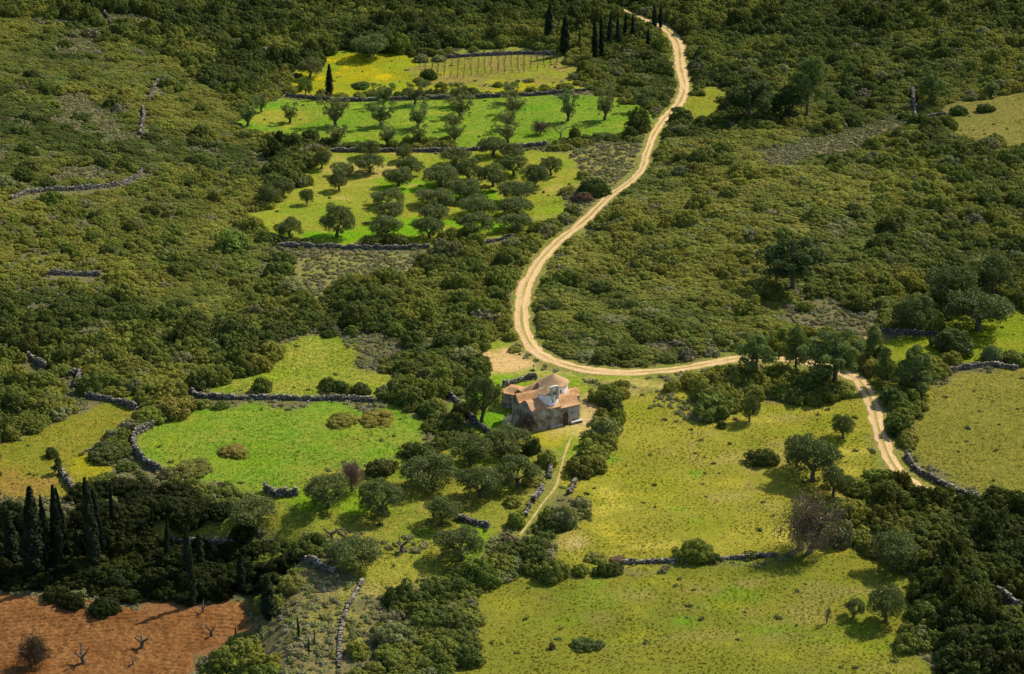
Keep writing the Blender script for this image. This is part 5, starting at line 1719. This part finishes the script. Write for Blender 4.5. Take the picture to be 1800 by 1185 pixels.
# low heath cushions: on the heath ground and in every gap of the scrub
x, y = candidates(.82)
fid = field_id(x, y)
heath = np.zeros(len(x), bool)
for h_ in HEATH: heath |= inside(h_, *warp(x, y, 2.5))
ph_ids = [k for k, f in enumerate(FIELDS) if f[0] == 'phrygana_ground']
isph = np.isin(fid, ph_ids)
gapn = vnoise(x, y, 14, 71) * .6 + vnoise(x, y, 6, 74) * .4
pale = np.zeros(len(x), bool)
for h_ in PALE: pale |= inside(h_, *warp(x, y, 1.0))
prob = np.where((fid >= 0) & (fid < 99), .012, 0) + np.where(pale, .6, np.where(isph, .3 + .6 * vnoise(x, y, 4, 76), np.where(heath, .8, np.where((fid == -1), np.where(gapn < .34, .75, .3), 0))))
rad = rng.uniform(.28, .62, len(x))
keep = (rng.random(len(x)) < prob) & clear_of(x, y, rad) & wall_clear(x, y, rad * .5, rad * .3)
keep0 = keep
x, y, rad = x[keep], y[keep], rad[keep]; n = len(x)
pal = np.array([(0.22, 0.205, 0.095), (0.18, 0.175, 0.065), (0.20, 0.215, 0.08), (0.16, 0.185, 0.045), (0.27, 0.25, 0.15)])
cc = pal[rng.choice(5, n, p=[.28, .22, .2, .2, .1])] * rng.uniform(.8, 1.2, (n, 1))
weed = ~(isph | heath | pale)[keep0] & (fid[keep0] >= 0)
cc = np.where(weed[:, None], np.array([(.10, .12, .03)]) * rng.uniform(.7, 1.4, (n, 1)), cc)
rad = np.where(weed, rad * .75, rad)
zz_ = ground_z(x, y) - .03
scatter('heath_cushions', np.stack([x, y, zz_], 1), np.stack([np.zeros(n), np.zeros(n), rng.uniform(0, 6.28, n)], 1), np.stack([rad, rad, rad * rng.uniform(.7, 1.1, n)], 1), rng.integers(0, 4, n), cc, BUSH_H,
        'low grey-brown cushion bushes covering the dry heath patches', 'heath')

# grass tufts
def tuft_mesh(nb, h):
    V = []; F = []
    for k in range(nb):
        a = random.uniform(0, 6.28); r = random.uniform(0, .5); bx = r * math.cos(a); by = r * math.sin(a)
        d = random.uniform(0, 6.28); w = random.uniform(.05, .1); l = random.uniform(.5, 1) * h; q = random.uniform(.1, .45)
        b = len(V)
        V += [(bx - w * math.sin(d), by + w * math.cos(d), 0), (bx + w * math.sin(d), by - w * math.cos(d), 0), (bx + q * math.cos(d), by + q * math.sin(d), l)]
        F.append((b, b + 1, b + 2))
    me = mesh_np('grass_tuft', np.array(V), np.array(F), M_GRASS)
    return with_lv(me, np.repeat(rng.random(nb), 3))
TUFTS = [tuft_mesh(26, 1.0) for _ in range(5)]
x, y = candidates(.62)
fid = field_id(x, y)
hs = np.array([f[6] for f in FIELDS] + [0])
rdist = np.minimum(seg_dist(ROADW, x, y), seg_dist(LANEW, x, y))
verge = (fid == -1) & (rdist < 4.5)
isf = ((fid >= 0) & (fid < 99)) | verge
dens = np.where(isf, np.where(y < 330, .8, .5), 0) * (0.2 + 1.4 * vnoise(x, y, 3.5, 81))
keep = (rng.random(len(x)) < dens) & (rdist > 1.3 + .5 * vnoise(x, y, 2, 83)) & (seg_dist(PATHW, x, y) > .3) & clear_of(x, y, np.full(len(x), -1.2))
x, y, fid = x[keep], y[keep], fid[keep]; n = len(x)
gc = ground_col(x, y)
sz = rng.uniform(.16, .4, n) * (.5 + 1.0 * vnoise(x, y, 5, 82))
ht = hs[np.clip(fid, 0, len(FIELDS) - 1)] * rng.uniform(.35, 1.1, n)
dk = np.where(rng.random(n) < .06, .6, 1.0)[:, None]
cc = gc * 1.12 * rng.uniform(.8, 1.25, (n, 1)) * dk * np.array([1, 1, 1.0])
cc = np.where((rng.random(n) < .1)[:, None], np.array([.36, .31, .12]) * np.where(gc[:, :1] > .15, 1, .5), cc)
scatter('meadow_grass', np.stack([x, y, ground_z(x, y) - .01], 1), np.stack([rng.normal(0, .1, n), rng.normal(0, .1, n), rng.uniform(0, 6.28, n)], 1), np.stack([sz, sz, ht], 1), rng.integers(0, 5, n), cc, TUFTS,
        'grass tufts and weeds growing over the fields and clearings', 'grass')
print('COUNTS vines', nv, 'scrub', len(X), 'heath', len(rad), 'tufts', n)
